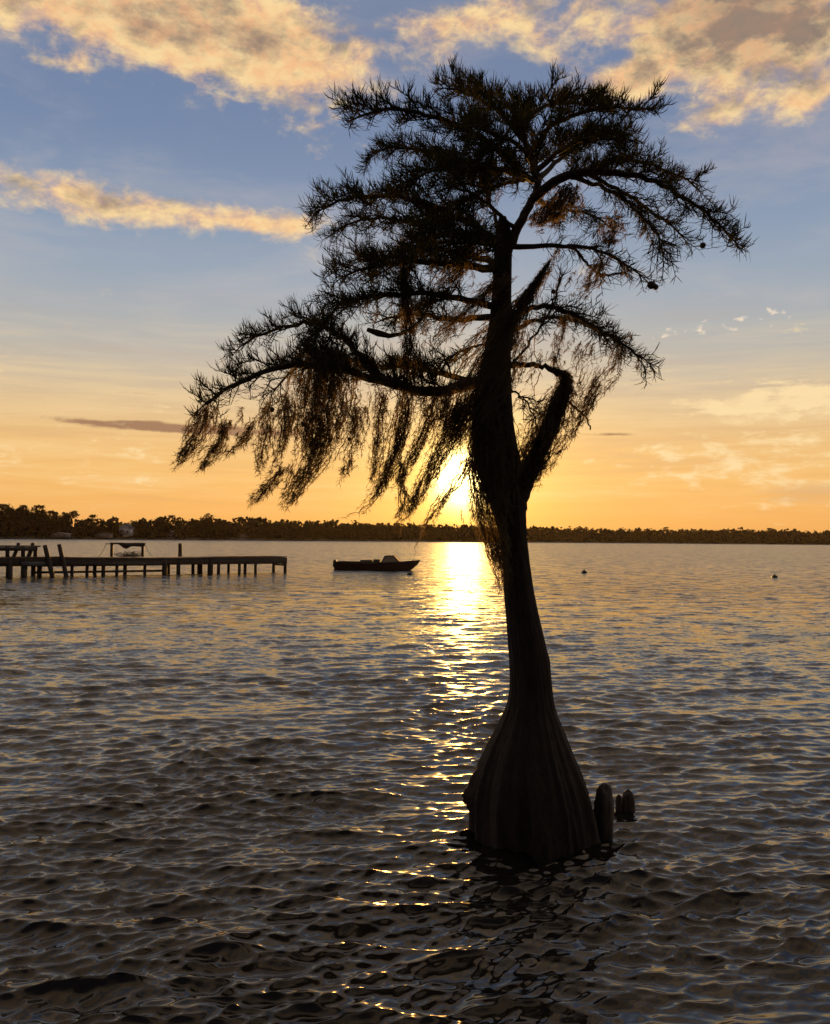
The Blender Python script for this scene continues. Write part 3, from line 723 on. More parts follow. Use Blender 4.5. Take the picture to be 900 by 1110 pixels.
# ------------------------------------------------------------------ the cypress
TY = 7.0
tree_base = at(577, 900, TY); tree_base[2] = 0
TREE = empty('bald_cypress', tree_base)
tag(TREE, 'lone bald cypress with swollen base and flat windswept crown standing in the lake', 'tree')
def L_(V): return V - tree_base
def make_trunk():
    # (y px, left px, right px)
    prof = [(960, 510, 649), (925, 511, 648), (905, 511, 647), (885, 511, 644), (860, 512.5, 638), (840, 516, 631), (820, 524, 622), (800, 533, 614), (785, 541, 608), (770, 548, 602), (755, 552, 599.5), (740, 553, 598), (720, 552.5, 596),
            (700, 551, 592), (670, 549, 585), (640, 546.5, 579), (610, 544.5, 574.5), (580, 541, 571), (555, 534, 570), (530, 524, 571), (510, 517, 567), (490, 513, 562), (460, 512, 557), (430, 514, 554.5), (400, 521, 553.5), (370, 527, 553.5), (340, 531.5, 554), (310, 534, 554.5), (280, 536, 555), (255, 536.5, 556), (244, 538.5, 552), (236, 541, 549)]
    ys = np.array([p[0] for p in prof], float)
    yy = np.linspace(965, 235, 220)
    o = np.argsort(ys)
    l = np.interp(yy, ys[o], np.array([p[1] for p in prof], float)[o]); r = np.interp(yy, ys[o], np.array([p[2] for p in prof], float)[o])
    k_ = np.ones(5) / 5
    l[2:-2] = np.convolve(l, k_, 'valid'); r[2:-2] = np.convolve(r, k_, 'valid')
    n = 180; a = np.arange(n) * 2 * math.pi / n
    V = np.zeros((len(yy), n, 3)); q = np.random.default_rng(21)
    rk = [(int(q.integers(10, 48)), q.uniform(0, 6.28), q.uniform(.6, 3.5), q.uniform(0, 6.28), q.uniform(.0022, .006)) for _ in range(16)]
    def ridge(a, z, but):        # stringy bark strips and folds between the buttresses
        r = 0
        for k, p, w, p2, am in rk: r = r + am * (.55 + .45 * math.sin(w * z + p2)) * np.cos(k * a + p + .5 * math.sin(w * z * 1.7 + p))
        return r * (.75 + .55 * but) + .006 * np.cos(5 * a + 3 * z) * np.cos(2 * a - 5 * z) + q.normal(0, .004, len(a))
    ph = q.uniform(0, 6.28, 6)
    for i, y in enumerate(yy):
        c = at((l[i] + r[i]) / 2, y, TY); rad = (at(r[i], y, TY)[0] - at(l[i], y, TY)[0]) / 2
        but = np.clip((y - 745) / 130, 0, 1)
        z = c[2]
        f = 1 + but * (.032 * np.cos(7 * a + ph[0] + z * .8) + .034 * np.cos(11 * a + ph[1] - z) + .024 * np.cos(17 * a + ph[2])) \
            + .012 * np.cos(9 * a + ph[3] + z * 1.5) + .010 * np.cos(23 * a + ph[4] + 2 * math.sin(z * 3)) + .012 * np.cos(3 * a + z * 5) * (1 - but)
        f = f + ridge(a, z, but)
        # swollen gall on the left flank
        if True:
            dz = (y - 862) / 13.; da = (a - math.pi + .08); f = f + .17 * np.exp(-dz * dz) * np.exp(-(da / .22) ** 2) + .04 * math.sin(y * .9) * np.exp(-((y - 862) / 18) ** 2) * np.exp(-(da / .3) ** 2) + .08 * np.exp(-((y - 842) / 8) ** 2) * np.exp(-(da / .15) ** 2)
            f = f + .05 * np.exp(-((y - 715) / 7.) ** 2) * np.exp(-(np.minimum(a, 2 * math.pi - a) / .3) ** 2)
        V[i, :, 0] = c[0] + rad * f * np.cos(a); V[i, :, 1] = c[1] - rad * f * np.sin(a) * 1.0; V[i, :, 2] = z
    I = np.arange(len(yy) * n).reshape(len(yy), n)
    qd = np.stack([I[:-1], np.roll(I, -1, 1)[:-1], np.roll(I, -1, 1)[1:], I[1:]], -1).reshape(-1, 4)[:, ::-1]
    V = V.reshape(-1, 3); top = V[-n:].mean(0) + (0, 0, -.03)
    qd = qd[:, ::-1]
    mb = MB().add(L_(np.vstack([V, [top]])), qd, [(int(I[-1, j]), int(I[-1, (j + 1) % n]), len(V)) for j in range(n)])
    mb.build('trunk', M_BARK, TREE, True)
make_trunk()
PXM = TY / F                      # metres per photo pixel at the tree

# limbs: control points (px, py, depth offset m), start / end radius in px, then foliage settings
#   den: foliage density, up: how much the sprays stand up (negative = droop), l2: side branch length m
LIMBS = [
 # lower left long limb and its forks
 dict(p=[(522, 414, 0), (465, 424, -.15), (410, 412, -.3), (368, 399, -.4), (325, 396, -.5), (285, 404, -.55), (240, 425, -.6), (206, 452, -.6)], r=(10, 2), den=1.0, up=.75, l2=.30, s0=.12),
 dict(p=[(410, 412, -.3), (378, 372, -.2), (345, 352, -.1), (305, 355, 0), (272, 368, .05), (248, 386, .1)], r=(5, 1.5), den=.95, up=.6, l2=.24, s0=.15),
 dict(p=[(440, 420, -.22), (400, 400, .1), (360, 385, .35), (320, 400, .6), (290, 432, .75)], r=(5, 1.5), den=.85, up=.3, l2=.28, s0=.2),
 dict(p=[(522, 414, 0), (480, 405, .3), (440, 398, .6), (400, 400, .85)], r=(6, 2), den=.9, up=.5, l2=.30, s0=.25),
 # middle left tiers
 dict(p=[(537, 332, 0), (490, 322, -.2), (440, 318, -.35), (395, 322, -.5), (360, 338, -.6), (343, 372, -.65)], r=(6, 1.5), den=1.1, up=.45, l2=.36, s0=.2),
 dict(p=[(538, 345, 0), (490, 345, .35), (440, 340, .7), (400, 352, 1.0)], r=(6, 1.5), den=.7, up=.4, l2=.34, s0=.3),
 dict(p=[(541, 292, 0), (490, 286, -.1), (440, 284, -.2), (395, 291, -.3), (355, 308, -.4)], r=(7, 1.5), den=1.1, up=.5, l2=.34, s0=.12),
 dict(p=[(541, 287, 0), (500, 274, .3), (455, 268, .6), (415, 280, .9), (385, 300, 1.1)], r=(6, 1.5), den=1.02, up=.4, l2=.34, s0=.15),
 dict(p=[(545, 268, 0), (505, 240, -.1), (455, 218, -.25), (410, 212, -.35), (365, 220, -.45), (332, 236, -.5)], r=(7, 1.5), den=1.1, up=.6, l2=.34, s0=.12),
 dict(p=[(545, 262, 0), (500, 252, .35), (450, 240, .7), (400, 238, 1.0), (360, 248, 1.2)], r=(6, 1.5), den=1.02, up=.5, l2=.36, s0=.15),
 dict(p=[(545, 268, 0), (515, 262, -.5), (480, 256, -.9), (440, 262, -1.2)], r=(5, 1.5), den=1.1, up=.45, l2=.34, s0=.25),
 # leader and crown top
 dict(p=[(546, 285, 0), (560, 250, -.02), (575, 222, 0), (583, 195, .05), (572, 160, .1), (545, 125, .15), (510, 103, .2), (468, 92, .25)], r=(9, 1.5), den=1.15, up=.75, l2=.34, s0=.42),
 dict(p=[(560, 178, .08), (520, 148, -.1), (475, 128, -.2), (430, 118, -.3), (395, 124, -.35), (371, 137, -.4)], r=(6, 1.5), den=1.25, up=.65, l2=.30, s0=.12),
 dict(p=[(565, 190, .05), (520, 178, .3), (470, 165, .6), (425, 160, .85), (392, 172, 1.0)], r=(5, 1.5), den=1.15, up=.35, l2=.32, s0=.15),
 dict(p=[(572, 160, .1), (560, 125, .4), (530, 105, .7), (490, 100, .95)], r=(5, 1.5), den=1.1, up=.7, l2=.32, s0=.2),
 dict(p=[(575, 165, .1), (600, 135, .0), (640, 120, -.1), (680, 117, -.2), (720, 120, -.25)], r=(5, 1.3), den=1.4, up=.7, l2=.24, s0=.2),
 dict(p=[(560, 140, .12), (590, 115, .3), (630, 112, .5), (665, 122, .7)], r=(4.5, 1.3), den=1.4, up=.75, l2=.28, s0=.15),
 dict(p=[(580, 185, .05), (615, 158, -.3), (650, 150, -.6), (690, 160, -.8)], r=(5, 1.3), den=1.3, up=.55, l2=.30, s0=.2),
 dict(p=[(583, 195, .05), (570, 165, -.4), (540, 145, -.8), (505, 138, -1.1)], r=(5, 1.3), den=1.1, up=.6, l2=.34, s0=.25),
 dict(p=[(583, 195, .05), (545, 185, -.5), (500, 182, -.9), (455, 190, -1.2), (425, 205, -1.3)], r=(5, 1.3), den=1.15, up=.5, l2=.34, s0=.2),
 dict(p=[(583, 195, .05), (610, 170, .5), (645, 150, .9), (690, 150, 1.2)], r=(5, 1.3), den=1.1, up=.6, l2=.30, s0=.25),
 # right side
 dict(p=[(578, 215, 0), (610, 193, -.1), (650, 186, -.2), (695, 192, -.3), (735, 210, -.4), (775, 240, -.45), (806, 270, -.5)], r=(8, 1.3), den=1.05, up=.55, l2=.26, s0=.15),
 dict(p=[(600, 200, -.05), (640, 180, .3), (690, 175, .55), (735, 190, .75), (768, 214, .85)], r=(5, 1.3), den=.95, up=.5, l2=.26, s0=.2),
 dict(p=[(620, 192, -.1), (660, 205, -.35), (690, 228, -.5), (712, 255, -.6), (722, 290, -.65)], r=(4, 1.2), den=.75, up=.1, l2=.24, s0=.25),
 dict(p=[(640, 188, -.18), (685, 215, -.1), (728, 245, 0), (752, 270, .05)], r=(3.5, 1.2), den=.75, up=.3, l2=.20, s0=.3),
 dict(p=[(548, 268, 0), (600, 266, -.05), (640, 270, -.1), (675, 284, -.15), (706, 308, -.2)], r=(5, 1.2), den=.62, up=.15, l2=.22, s0=.25),
 dict(p=[(620, 268, -.06), (640, 288, 0), (655, 298, .05), (690, 292, .1)], r=(2.5, 1.0), den=.45, up=.2, l2=.18, s0=.4),
 dict(p=[(578, 215, 0), (600, 225, .5), (640, 232, .9), (672, 255, 1.1)], r=(5, 1.3), den=.7, up=.1, l2=.28, s0=.25),
 dict(p=[(550, 345, 0), (585, 332, -.1), (615, 338, -.15), (650, 357, -.2), (685, 380, -.25), (714, 399, -.3)], r=(5, 1.3), den=.95, up=.35, l2=.22, s0=.2),
 dict(p=[(552, 360, 0), (590, 345, .35), (630, 350, .6), (665, 372, .75)], r=(4.5, 1.2), den=.75, up=.25, l2=.24, s0=.25),
 dict(p=[(553, 396, -.02), (575, 395, -.04), (592, 398, -.05), (606, 406, -.05), (616, 414, -.05)], r=(4.5, 3.2), den=0, up=0, l2=.2, s0=.5),
 dict(p=[(614, 432, -.03), (626, 444, -.05), (635, 453, -.06), (640, 466, -.06)], r=(2.2, 1.0), den=0, up=0, l2=.2, s0=.5),
 dict(p=[(554, 395, 0), (575, 370, .05), (592, 345, .1), (605, 315, .1), (611, 285, .1)], r=(2.2, 1.2), den=.25, up=.3, l2=.18, s0=.4),
 dict(p=[(583, 195, .05), (560, 196, .3), (530, 205, .5), (500, 222, .65), (478, 245, .75)], r=(4, 1.2), den=.9, up=.4, l2=.28, s0=.15),
 dict(p=[(560, 250, 0), (530, 222, -.3), (500, 205, -.55), (470, 205, -.75)], r=(4, 1.2), den=.8, up=.5, l2=.28, s0=.3),
 # thin inner growth round the trunk
 dict(p=[(552, 420, 0), (568, 434, .1), (580, 455, .15), (582, 478, .15)], r=(2, .9), den=.55, up=.1, l2=.16, s0=.2),
 dict(p=[(530, 372, 0), (505, 378, .1), (490, 388, .15), (478, 402, .15)], r=(2.2, .9), den=.4, up=.3, l2=.2, s0=.2),
 dict(p=[(541, 250, 0), (530, 215, .2), (515, 190, .35), (490, 175, .45)], r=(3.5, 1.2), den=.9, up=.5, l2=.3, s0=.3),
]
TWP, TWR = [], []                 # per limb
def side_dirs(T, q, n):
    up = np.array((0, 0, 1.)); side = unit(np.cross(T, up)); return side
def make_limb(cfg, idx):
    q = np.random.default_rng(100 + idx)
    P = np.array([at(x, y, TY + o) for x, y, o in cfg['p']])
    n = max(10, 4 * len(P)); C = resample(P, 120)
    cl = np.concatenate([[0], np.cumsum(np.linalg.norm(np.diff(C, axis=0), axis=1))]); u_ = np.linspace(0, cl[-1] - (.14 if cfg['den'] > 0 else 0), n)
    C = np.stack([np.interp(u_, cl, C[:, k]) for k in range(3)], 1)
    C[1:-1] += q.normal(0, .006, (n - 2, 3))
    r0, r1 = cfg['r']; r0 = r0 * .72; r1 = r1 * .8; rad = (r0 + (r1 - r0) * np.linspace(0, 1, n) ** .8) * PXM
    wood = MB(); wood.tube(L_(C), rad, 9)
    limb = wood.build('limb', M_LIMB, TREE, True)
    if cfg['den'] <= 0: return
    seg = np.linalg.norm(np.diff(C, axis=0), axis=1); s = np.concatenate([[0], np.cumsum(seg)]); LT = s[-1]
    up = np.array((0, 0, 1.))
    # secondary branches
    P2, R2 = [], []
    step = .058 / max(.5, cfg['den']) ** .5
    ss = np.arange(cfg['s0'] * LT, LT, step)
    for i, a in enumerate(ss):
        a += q.uniform(-.02, .02); t = min(a / LT, .999)
        p = np.array([np.interp(a, s, C[:, k]) for k in range(3)])
        T = np.array([np.interp(min(a + .05, LT), s, C[:, k]) - np.interp(max(a - .05, 0), s, C[:, k]) for k in range(3)]); T = unit(T)
        side = unit(np.cross(T, up)) * (1 if i % 2 else -1)
        d = unit(T * q.uniform(.4, 1.0) + side * q.uniform(.2, 1.0) + up * (cfg['up'] * q.uniform(-.35, 1.25)) + q.normal(0, .22, 3))
        Lb = cfg['l2'] * q.uniform(.55, 1.25) * (1.0 - .45 * t)
        K = 7; u = np.linspace(0, 1, K)[:, None]
        droop = (.30 - .28 * cfg['up']) * q.uniform(.4, 1.4)
        P2.append(p + d * Lb * u + T * .15 * Lb * u ** 2 - up * droop * Lb * u ** 2); R2.append(np.linspace(1.0, .45, K) * PXM * q.uniform(.8, 1.2))
    # terminal twig
    T = unit(C[-1] - C[-3]); u = np.linspace(0, 1, 7)[:, None]
    P2.append(C[-1] + T * .10 * u - up * .03 * u ** 2); R2.append(np.linspace(.9, .4, 7) * PXM)
    P2, R2 = np.array(P2), np.array(R2)
    # tertiary twigs
    P3, R3 = [], []
    for pb in P2:
        Lb = np.linalg.norm(pb[-1] - pb[0]); k = max(3, int(Lb / .040))
        for j in range(k):
            t = q.uniform(.2, .97) * 6; i0 = min(int(t), 5); p = pb[i0] + (pb[i0 + 1] - pb[i0]) * (t - i0); T = unit(pb[i0 + 1] - pb[i0])
            sd = unit(np.cross(T, q.normal(size=3)))
            d = unit(T * .8 + sd * .8 + up * cfg['up'] * .3)
            l3 = q.uniform(.07, .19) * (.6 + cfg['l2']); u = np.linspace(0, 1, 4)[:, None]
            P3.append(p + d * l3 * u - up * (.22 - .2 * cfg['up']) * l3 * u ** 2); R3.append(np.linspace(.55, .3, 4) * PXM)
    P3, R3 = np.array(P3), np.array(R3)
    v2, q2, _ = tubes(P2, R2, 5); v3, q3, _ = tubes(P3, R3, 4)
    mesh_obj('branchlets', L_(np.concatenate([v2, v3])), [np.concatenate([q2, q3 + len(v2)])], M_LIMB, limb, True)
    # thread-like leaf sprays: short curved needles in ranks along the twigs
    base, dirn = [], []
    def along(PP, lo, spacing):
        m = PP.shape[1] - 1
        Ls = np.linalg.norm(PP[:, -1] - PP[:, 0], axis=1)
        for pb, Lb in zip(PP, Ls):
            k = max(2, int(Lb * (1 - lo) / spacing * cfg['den'] + q.uniform(0, 1)))
            t = np.minimum(q.uniform(lo, 1, k) * m, m - 1e-4); i0 = t.astype(int); fr = (t - i0)[:, None]
            base.append(pb[i0] + (pb[i0 + 1] - pb[i0]) * fr); dirn.append(unit(pb[i0 + 1] - pb[i0]))
    along(P2, .2, .0076); along(P3, .05, .0086)
    # also on the outer part of the limb itself
    k = int(LT * .7 / .008 * cfg['den']); a = q.uniform(.42 * LT, LT, k)
    pb = np.stack([np.interp(a, s, C[:, j]) for j in range(3)], 1); pb2 = np.stack([np.interp(a - .04, s, C[:, j]) for j in range(3)], 1)
    base.append(pb); dirn.append(unit(pb - pb2))
    Bs, T = np.concatenate(base), np.concatenate(dirn); m = len(Bs)
    rad_ = unit(np.cross(T, q.normal(size=(m, 3))))
    upw = cfg['up'] * .9
    d0 = unit(T * .40 + rad_ * .55 + up * (upw * .80 - .05))
    Ln = q.uniform(.040, .110, m)[:, None]
    bend = up * (upw * .55 - .06)
    P = np.stack([Bs, Bs + d0 * Ln * .5, Bs + unit(d0 + bend * .6) * Ln * .5 + unit(d0 + bend * 1.3) * Ln * .5], 1)
    RR = np.stack([np.full(m, .0016), np.full(m, .0026), np.full(m, .0009)], 1) * q.uniform(.8, 1.25, (m, 1))
    v, f = ribbons(P, RR, q)
    mesh_obj('foliage', L_(v), [f], M_LEAF, limb, True)
    return m
NT = 0
for i, c in enumerate(LIMBS): NT += make_limb(c, i) or 0
print('needles', NT)
def lump(mb, c, r, seed, sx=1, sz=1):
    q = np.random.default_rng(seed); n, k = 9, 12; V = []
    for i in range(n):
        ph = math.pi * i / (n - 1)
        for j in range(k):
            a = 2 * math.pi * j / k; rr_ = r * (1 + q.normal() * .07)
            V.append((c[0] + rr_ * sx * math.sin(ph) * math.cos(a), c[1] + rr_ * sx * math.sin(ph) * math.sin(a), c[2] + rr_ * sz * math.cos(ph)))
    I = np.arange(n * k).reshape(n, k)
    mb.add(np.array(V), np.stack([I[:-1], np.roll(I, -1, 1)[:-1], np.roll(I, -1, 1)[1:], I[1:]], -1).reshape(-1, 4)[:, ::-1][:, ::-1])
for j, (x, y, o, r) in enumerate([(762, 266, -.45, 3), (706, 309, -.2, 4.2), (711, 311, -.2, 3), (295, 444, -.5, 2.6), (329, 460, -.5, 2.4), (379, 476, -.3, 2.2), (480, 323, -.2, 3), (470, 326, -.2, 2.6), (600, 316, 0, 2.5)]):
    mb = MB(); p = at(x, y, TY + o); lump(mb, L_(p), r * PXM, j); mb.tube([L_(p) + (0, 0, r * PXM), L_(p) + (.005, 0, r * PXM + .05)], [.002, .002], 4)
    mb.build('cone', M_CONE, TREE, True)
# forked stem on the right, under its coat of moss
FK = resample([at(x, y, TY + o) for x, y, o in ((556, 560, 0), (566, 530, -.02), (580, 498, -.04), (597, 462, -.05), (608, 432, -.05), (614, 412, -.05))], 26)
fq = np.random.default_rng(4)
mb = MB(); mb.tube(L_(FK), np.interp(np.linspace(0, 1, 26), [0, .25, .6, .9, 1], [12, 10, 8.5, 8, 5]) * PXM * fq.uniform(.9, 1.12, 26), 14)
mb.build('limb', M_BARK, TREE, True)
# broken stub on the trunk top and knob on left hand limb
mb = MB(); mb.tube(L_(resample([at(x, y, TY - .3) for x, y in ((468, 326), (452, 352), (425, 364), (398, 357))], 8)), np.array([1.4, 1.4, 1.5, 1.6, 1.9, 2.6, 3.6, 2.2]) * PXM, 8); mb.build('stub', M_LIMB, TREE, True)

# ------------------------------------------------------------------ Spanish moss
def moss(path, widths, n, label, seed, off=0.0, length=(.18, .45), thick=1.0, spread=1.0, parent=None, pw=1.5):
    """strands gather along a drooping path; widths in px along the path"""
    q = np.random.default_rng(seed)
    P = np.array([at(x[0], x[1], TY + off + (x[2] if len(x) > 2 else 0)) for x in path])
    C = resample(P, 60); s = np.concatenate([[0], np.cumsum(np.linalg.norm(np.diff(C, axis=0), axis=1))]); LT = s[-1]
    K = 13
    a0 = (q.uniform(0, 1, n) ** pw * .86 - .04) * LT; ln = q.uniform(length[0] * .4, length[1] * .8, n); ln = np.minimum(ln, (LT - a0) * (.2 + 1.08 * q.uniform(0, 1, n) ** 1.8) + .015)
    u = np.linspace(0, 1, K)
    A = a0[:, None] + ln[:, None] * u[None]
    pts = np.stack([np.interp(np.clip(A, 0, LT), s, C[:, k]) for k in range(3)], -1)
    Tend = unit(C[-1] - C[-6]); over = np.maximum(A - LT, 0); pts += over[..., None] * Tend
    w = np.interp(A / LT, np.linspace(0, 1, len(widths)), np.array(widths) * PXM)
    o = q.normal(size=(n, 1, 3)) * np.array((.42, .42, .25)); 
    # each strand wanders: slow curl plus fine kinks
    wav = np.zeros((n, K, 3))
    for fq_, am in ((1.2, .011), (2.9, .009), (5.5, .006)):
        ph = q.uniform(0, 6.28, (n, 1, 3)); wav += am * np.sin(u[None, :, None] * fq_ * 6.28 * ln[:, None, None] / .3 + ph) * (u[None, :, None] * .8 + .2)
    pts = pts + o * w[..., None] * spread + wav * spread
    pts[..., 2] -= (u ** 1.6)[None] * ln[:, None] * .10 * q.uniform(0, 1, (n, 1))
    rad = np.interp(u, [0, .15, .7, 1], [.0012, .0024, .0020, .0008])[None] * q.uniform(.6, 1.4, (n, 1)) * thick
    V1, f1 = ribbons(pts, rad * 1.1, q)
    # short curly side hairs
    m = n * 20; ii = q.integers(0, n, m); jj = q.integers(1, K - 1, m); b = pts[ii, jj]
    T = unit(pts[ii, jj] - pts[ii, jj - 1]); d = unit(T * .6 + q.normal(size=(m, 3)) * .8); l = q.uniform(.012, .055, (m, 1)) * q.uniform(.5, 1, (m, 1))
    hp = np.stack([b, b + d * l * .5, b + d * l * .8 + T * l * .4], 1)
    V2, f2 = ribbons(hp, np.broadcast_to(np.array([.0013, .0016, .0006]), (m, 3)) * thick, q)
    V = np.concatenate([V1, V2]); f = np.concatenate([f1, f2 + len(V1)])
    if parent is not None:
        return V, f
    ob = mesh_obj('spanish_moss', V - P[0], [f], M_MOSS); ob.location = P[0]
    tag(ob, label, 'moss', 'clumps of spanish moss hanging in the cypress')
    return ob
moss([(596, 283), (574, 318), (553, 352), (535, 392), (515, 425), (498, 455), (484, 490)], (1, 8, 20, 38, 46, 34, 16), 800, 'wide diagonal drape of moss across the cypress trunk', 1, -.28, (.2, .6), 1.15, pw=.8)
moss([(505, 440), (490, 470), (470, 505), (452, 540), (436, 566)], (14, 16, 14, 10, 4), 240, 'windblown moss tail streaming left below the diagonal drape in front of the sun glow', 2, -.26, (.2, .5))
moss([(512, 490), (497, 518), (478, 545), (460, 572), (452, 592)], (8, 9, 8, 6, 3), 60, 'thin moss tail hanging lowest over the sun towards the far shore', 3, -.24, (.2, .45))
moss([(521, 430, 0), (523, 475, 0), (528, 520, 0), (535, 570, 0), (543, 615, 0), (546, 640, 0)], (16, 26, 26, 24, 16, 5), 560, 'long moss curtain hanging down the left side of the lower trunk', 4, -.2, (.2, .5), 1.1)
moss([(514, 480), (516, 520), (518, 555), (522, 585)], (8, 12, 12, 6), 90, 'sparse beaded moss strands hanging beside the trunk edge where the sun shows', 5, -.05, (.15, .35))
moss([(600, 400), (614, 410), (607, 436), (594, 466), (580, 497), (569, 528), (566, 545)], (3, 10, 20, 24, 20, 13, 6), 800, 'thick shaggy moss coat on the right hand fork of the trunk', 6, -.08, (.1, .3), 1.2, pw=.9)
moss([(606, 420), (592, 448), (578, 472), (572, 500)], (12, 24, 20, 8), 45, 'thin veil of moss strands in the notch of the fork', 7, .05, (.12, .3))
moss([(648, 412), (634, 440), (620, 468), (602, 495), (588, 520)], (6, 9, 9, 6, 3), 70, 'loose moss wisp trailing right of the mossy fork', 8, -.1, (.15, .4))
moss([(672, 372), (662, 398), (645, 425), (632, 448)], (12, 22, 14, 6), 70, 'smoky moss tuft hanging from the low right branch tip', 9, -.22, (.12, .3))
moss([(640, 368), (630, 395), (622, 420), (610, 440)], (14, 20, 14, 6), 45, 'moss strands hanging from the middle of the low right branch', 10, -.1, (.12, .3))
moss([(612, 340), (607, 368), (604, 392), (606, 408)], (10, 10, 9, 6), 45, 'straight moss strands between the low right branch and the arched branch', 11, -.04, (.12, .25))
moss([(356, 380), (352, 420), (350, 458), (342, 492)], (28, 40, 36, 24), 760, 'dense dark beard of moss hanging from the middle of the lowest left limb', 12, -.42, (.15, .35), 1.25)
moss([(352, 470), (340, 500), (322, 528), (306, 548)], (26, 24, 16, 6), 190, 'windblown tail at the bottom of the dense dark moss beard', 13, -.42, (.15, .35))
moss([(436, 262), (441, 330), (443, 390), (441, 440), (430, 485), (414, 525), (394, 550), (364, 562)], (3, 7, 9, 11, 12, 10, 7, 2), 400, 'longest moss strand, falling through the left limb and curving off to a point', 14, -.38, (.2, .5), 1.1, pw=1.0)
moss([(226, 438), (218, 462), (206, 485), (189, 504)], (10, 16, 12, 3), 120, 'moss tassel at the very tip of the lowest left limb', 15, -.6, (.12, .3), 1.1)
moss([(247, 455), (240, 475), (228, 495), (211, 511)], (8, 11, 10, 3), 90, 'second moss tassel in from the tip of the lowest left limb', 16, -.58, (.12, .28))
moss([(276, 458), (264, 475), (252, 488), (242, 496)], (6, 8, 6, 3), 40, 'short slanting moss wisp between the outer tassels and the dark beard', 17, -.55, (.1, .22))
moss([(310, 503), (300, 518), (285, 533), (266, 549)], (9, 10, 8, 3), 70, 'small moss tuft blown left below the dark beard', 18, -.5, (.1, .25))
moss([(290, 440), (287, 470), (284, 495), (282, 515)], (9, 12, 10, 5), 80, 'thin straight moss strand left of the dark beard', 19, -.5, (.1, .28))
moss([(311, 430), (308, 460), (303, 488), (298, 504)], (8, 14, 12, 4), 100, 'tapering moss strand beside the dark beard on its left', 20, -.48, (.1, .28))
moss([(414, 425), (412, 460), (408, 500), (402, 530)], (12, 12, 9, 3), 110, 'ragged moss hanging below the limb between the dark beard and the longest strand', 21, -.3, (.12, .35))
moss([(474, 425), (465, 455), (452, 485), (436, 515), (424, 535)], (13, 12, 10, 7, 3), 150, 'golden backlit moss hanging beneath the limb left of the sun', 22, -.15, (.12, .35))
moss([(437, 498), (436, 525), (437, 552), (436, 570)], (5, 6, 9, 12), 60, 'thin plumb moss strand ending in a tuft at the treeline', 23, -.3, (.1, .25))
moss([(548, 300), (520, 325), (492, 352), (464, 382)], (12, 15, 14, 6), 150, 'brown moss streaks blown left from the trunk above the diagonal drape', 24, -.2, (.15, .4))
moss([(520, 272), (490, 298), (462, 325), (440, 350)], (14, 16, 14, 6), 120, 'moss streaks trailing under the dense left middle crown', 25, -.25, (.15, .35))
moss([(657, 276), (648, 294), (636, 311), (624, 326)], (14, 16, 14, 6), 60, 'wispy moss blown left under the thin right branch', 26, -.1, (.1, .25))
moss([(616, 205), (606, 222), (592, 234), (578, 240)], (12, 24, 22, 10), 260, 'small dark moss pad slung below the right main limb by the trunk top', 27, -.08, (.05, .14), 1.2)
moss([(664, 238), (664, 248), (662, 256), (660, 264)], (10, 14, 12, 4), 70, 'little moss ball hanging under the right crown', 28, -.3, (.04, .08))
moss([(545, 470), (540, 500), (536, 530), (540, 560)], (30, 34, 30, 14), 260, 'moss sheet clinging to the front of the trunk below the drape', 29, -.22, (.15, .4))
moss([(392, 440), (386, 470), (378, 500), (368, 520)], (12, 14, 10, 4), 90, 'short moss strand just right of the dark beard', 30, -.35, (.1, .25))
moss([(560, 330), (590, 300), (600, 280), (606, 262)], (7, 7, 6, 4), 50, 'narrow moss strip rising to the right of the upper trunk', 31, .02, (.1, .25))
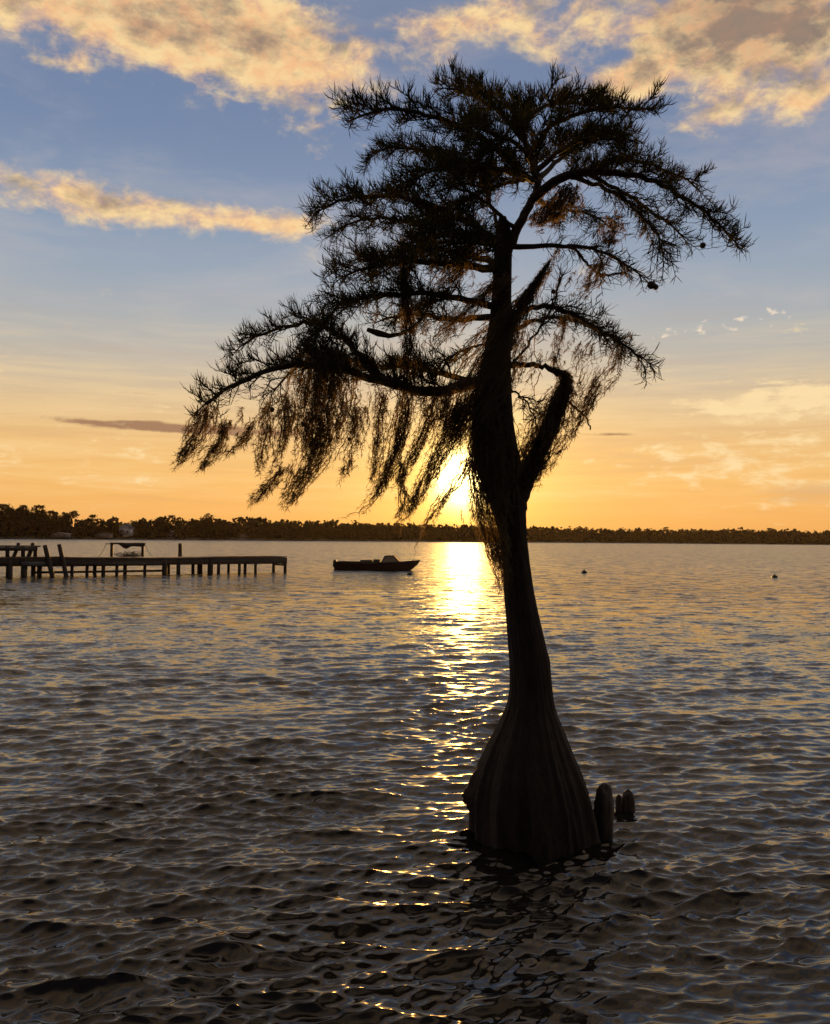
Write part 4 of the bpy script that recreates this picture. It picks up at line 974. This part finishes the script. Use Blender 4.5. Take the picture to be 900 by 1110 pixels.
# stray wisps all through the lower branches: too many to count, part of the tree
wv, wf, nv = [], [], 0
wq = np.random.default_rng(77)
for (xa, xb, ya, yb, n, off) in ((360, 520, 425, 445, 26, -.2), (220, 350, 425, 445, 14, -.5), (400, 530, 300, 350, 18, -.2), (560, 700, 350, 390, 14, -.1), (600, 720, 240, 300, 8, -.1), (470, 560, 200, 300, 12, 0.1)):
    for k in range(n):
        x, y = wq.uniform(xa, xb), wq.uniform(ya, yb); l = wq.uniform(12, 46); dx = -l * wq.uniform(.1, .7)
        V, f = moss([(x, y), (x + dx * .3, y + l * .5), (x + dx, y + l)], (2, 5, 1), int(wq.integers(3, 9)), '', int(wq.integers(1e6)), off + wq.uniform(-.3, .3), (.06, .2), .9, 1, TREE)
        wv.append(V); wf.append(f + nv); nv += len(V)
o = mesh_obj('moss_wisps', L_(np.concatenate(wv)), [np.concatenate(wf)], M_MOSS, TREE); o['kind'] = 'stuff'

# ------------------------------------------------------------------ cypress knees
def knee(px, pyb, pyt, wpx, label, seed, tops=1):
    base = on_water(px, pyb); Y = base[1]; k = Y / F; q = np.random.default_rng(seed)
    H = (pyb - pyt) * k; w = wpx * k / 2
    n, m = 26, 22; V = np.zeros((n, m, 3)); a = np.arange(m) * 2 * math.pi / m; ph = q.uniform(0, 6.28, 4)
    for i in range(n):
        t = i / (n - 1); z = -.25 + (H + .25) * t
        r = w * float(np.interp(t, [0, .35, .6, .8, .93, .98, 1], [1.12, 1.0, .98, .93, .78, .5, .04]))
        f = 1 + .12 * np.cos(3 * a + ph[0] + t * 2) + .09 * np.cos(5 * a + ph[1] - t * 3) + .07 * np.cos(8 * a + ph[2] + 2 * t) + .08 * math.sin(t * 17 + ph[3]) * np.cos(2 * a + ph[0]) + q.normal(0, .03, m)
        V[i, :, 0] = r * f * np.cos(a) + .06 * w * math.sin(t * 3 + ph[3]); V[i, :, 1] = r * f * np.sin(a) * .85; V[i, :, 2] = z + (.05 * H * np.cos(2 * a + ph[1]) * (t > .7))
    I = np.arange(n * m).reshape(n, m)
    o = mesh_obj('cypress_knee', V.reshape(-1, 3), [np.stack([I[:-1], np.roll(I, -1, 1)[:-1], np.roll(I, -1, 1)[1:], I[1:]], -1).reshape(-1, 4)], M_KNEE, None, True)
    o.location = base; tag(o, label, 'cypress knee', 'cypress knees beside the trunk')
knee(655, 906, 852, 20, 'tallest cypress knee, standing against the trunk base', 1)
knee(681.5, 881, 857, 14, 'short stout cypress knee farthest from the trunk', 2)
knee(671, 881, 862, 7.5, 'thin cypress knee between the tall one and the stout one', 3)
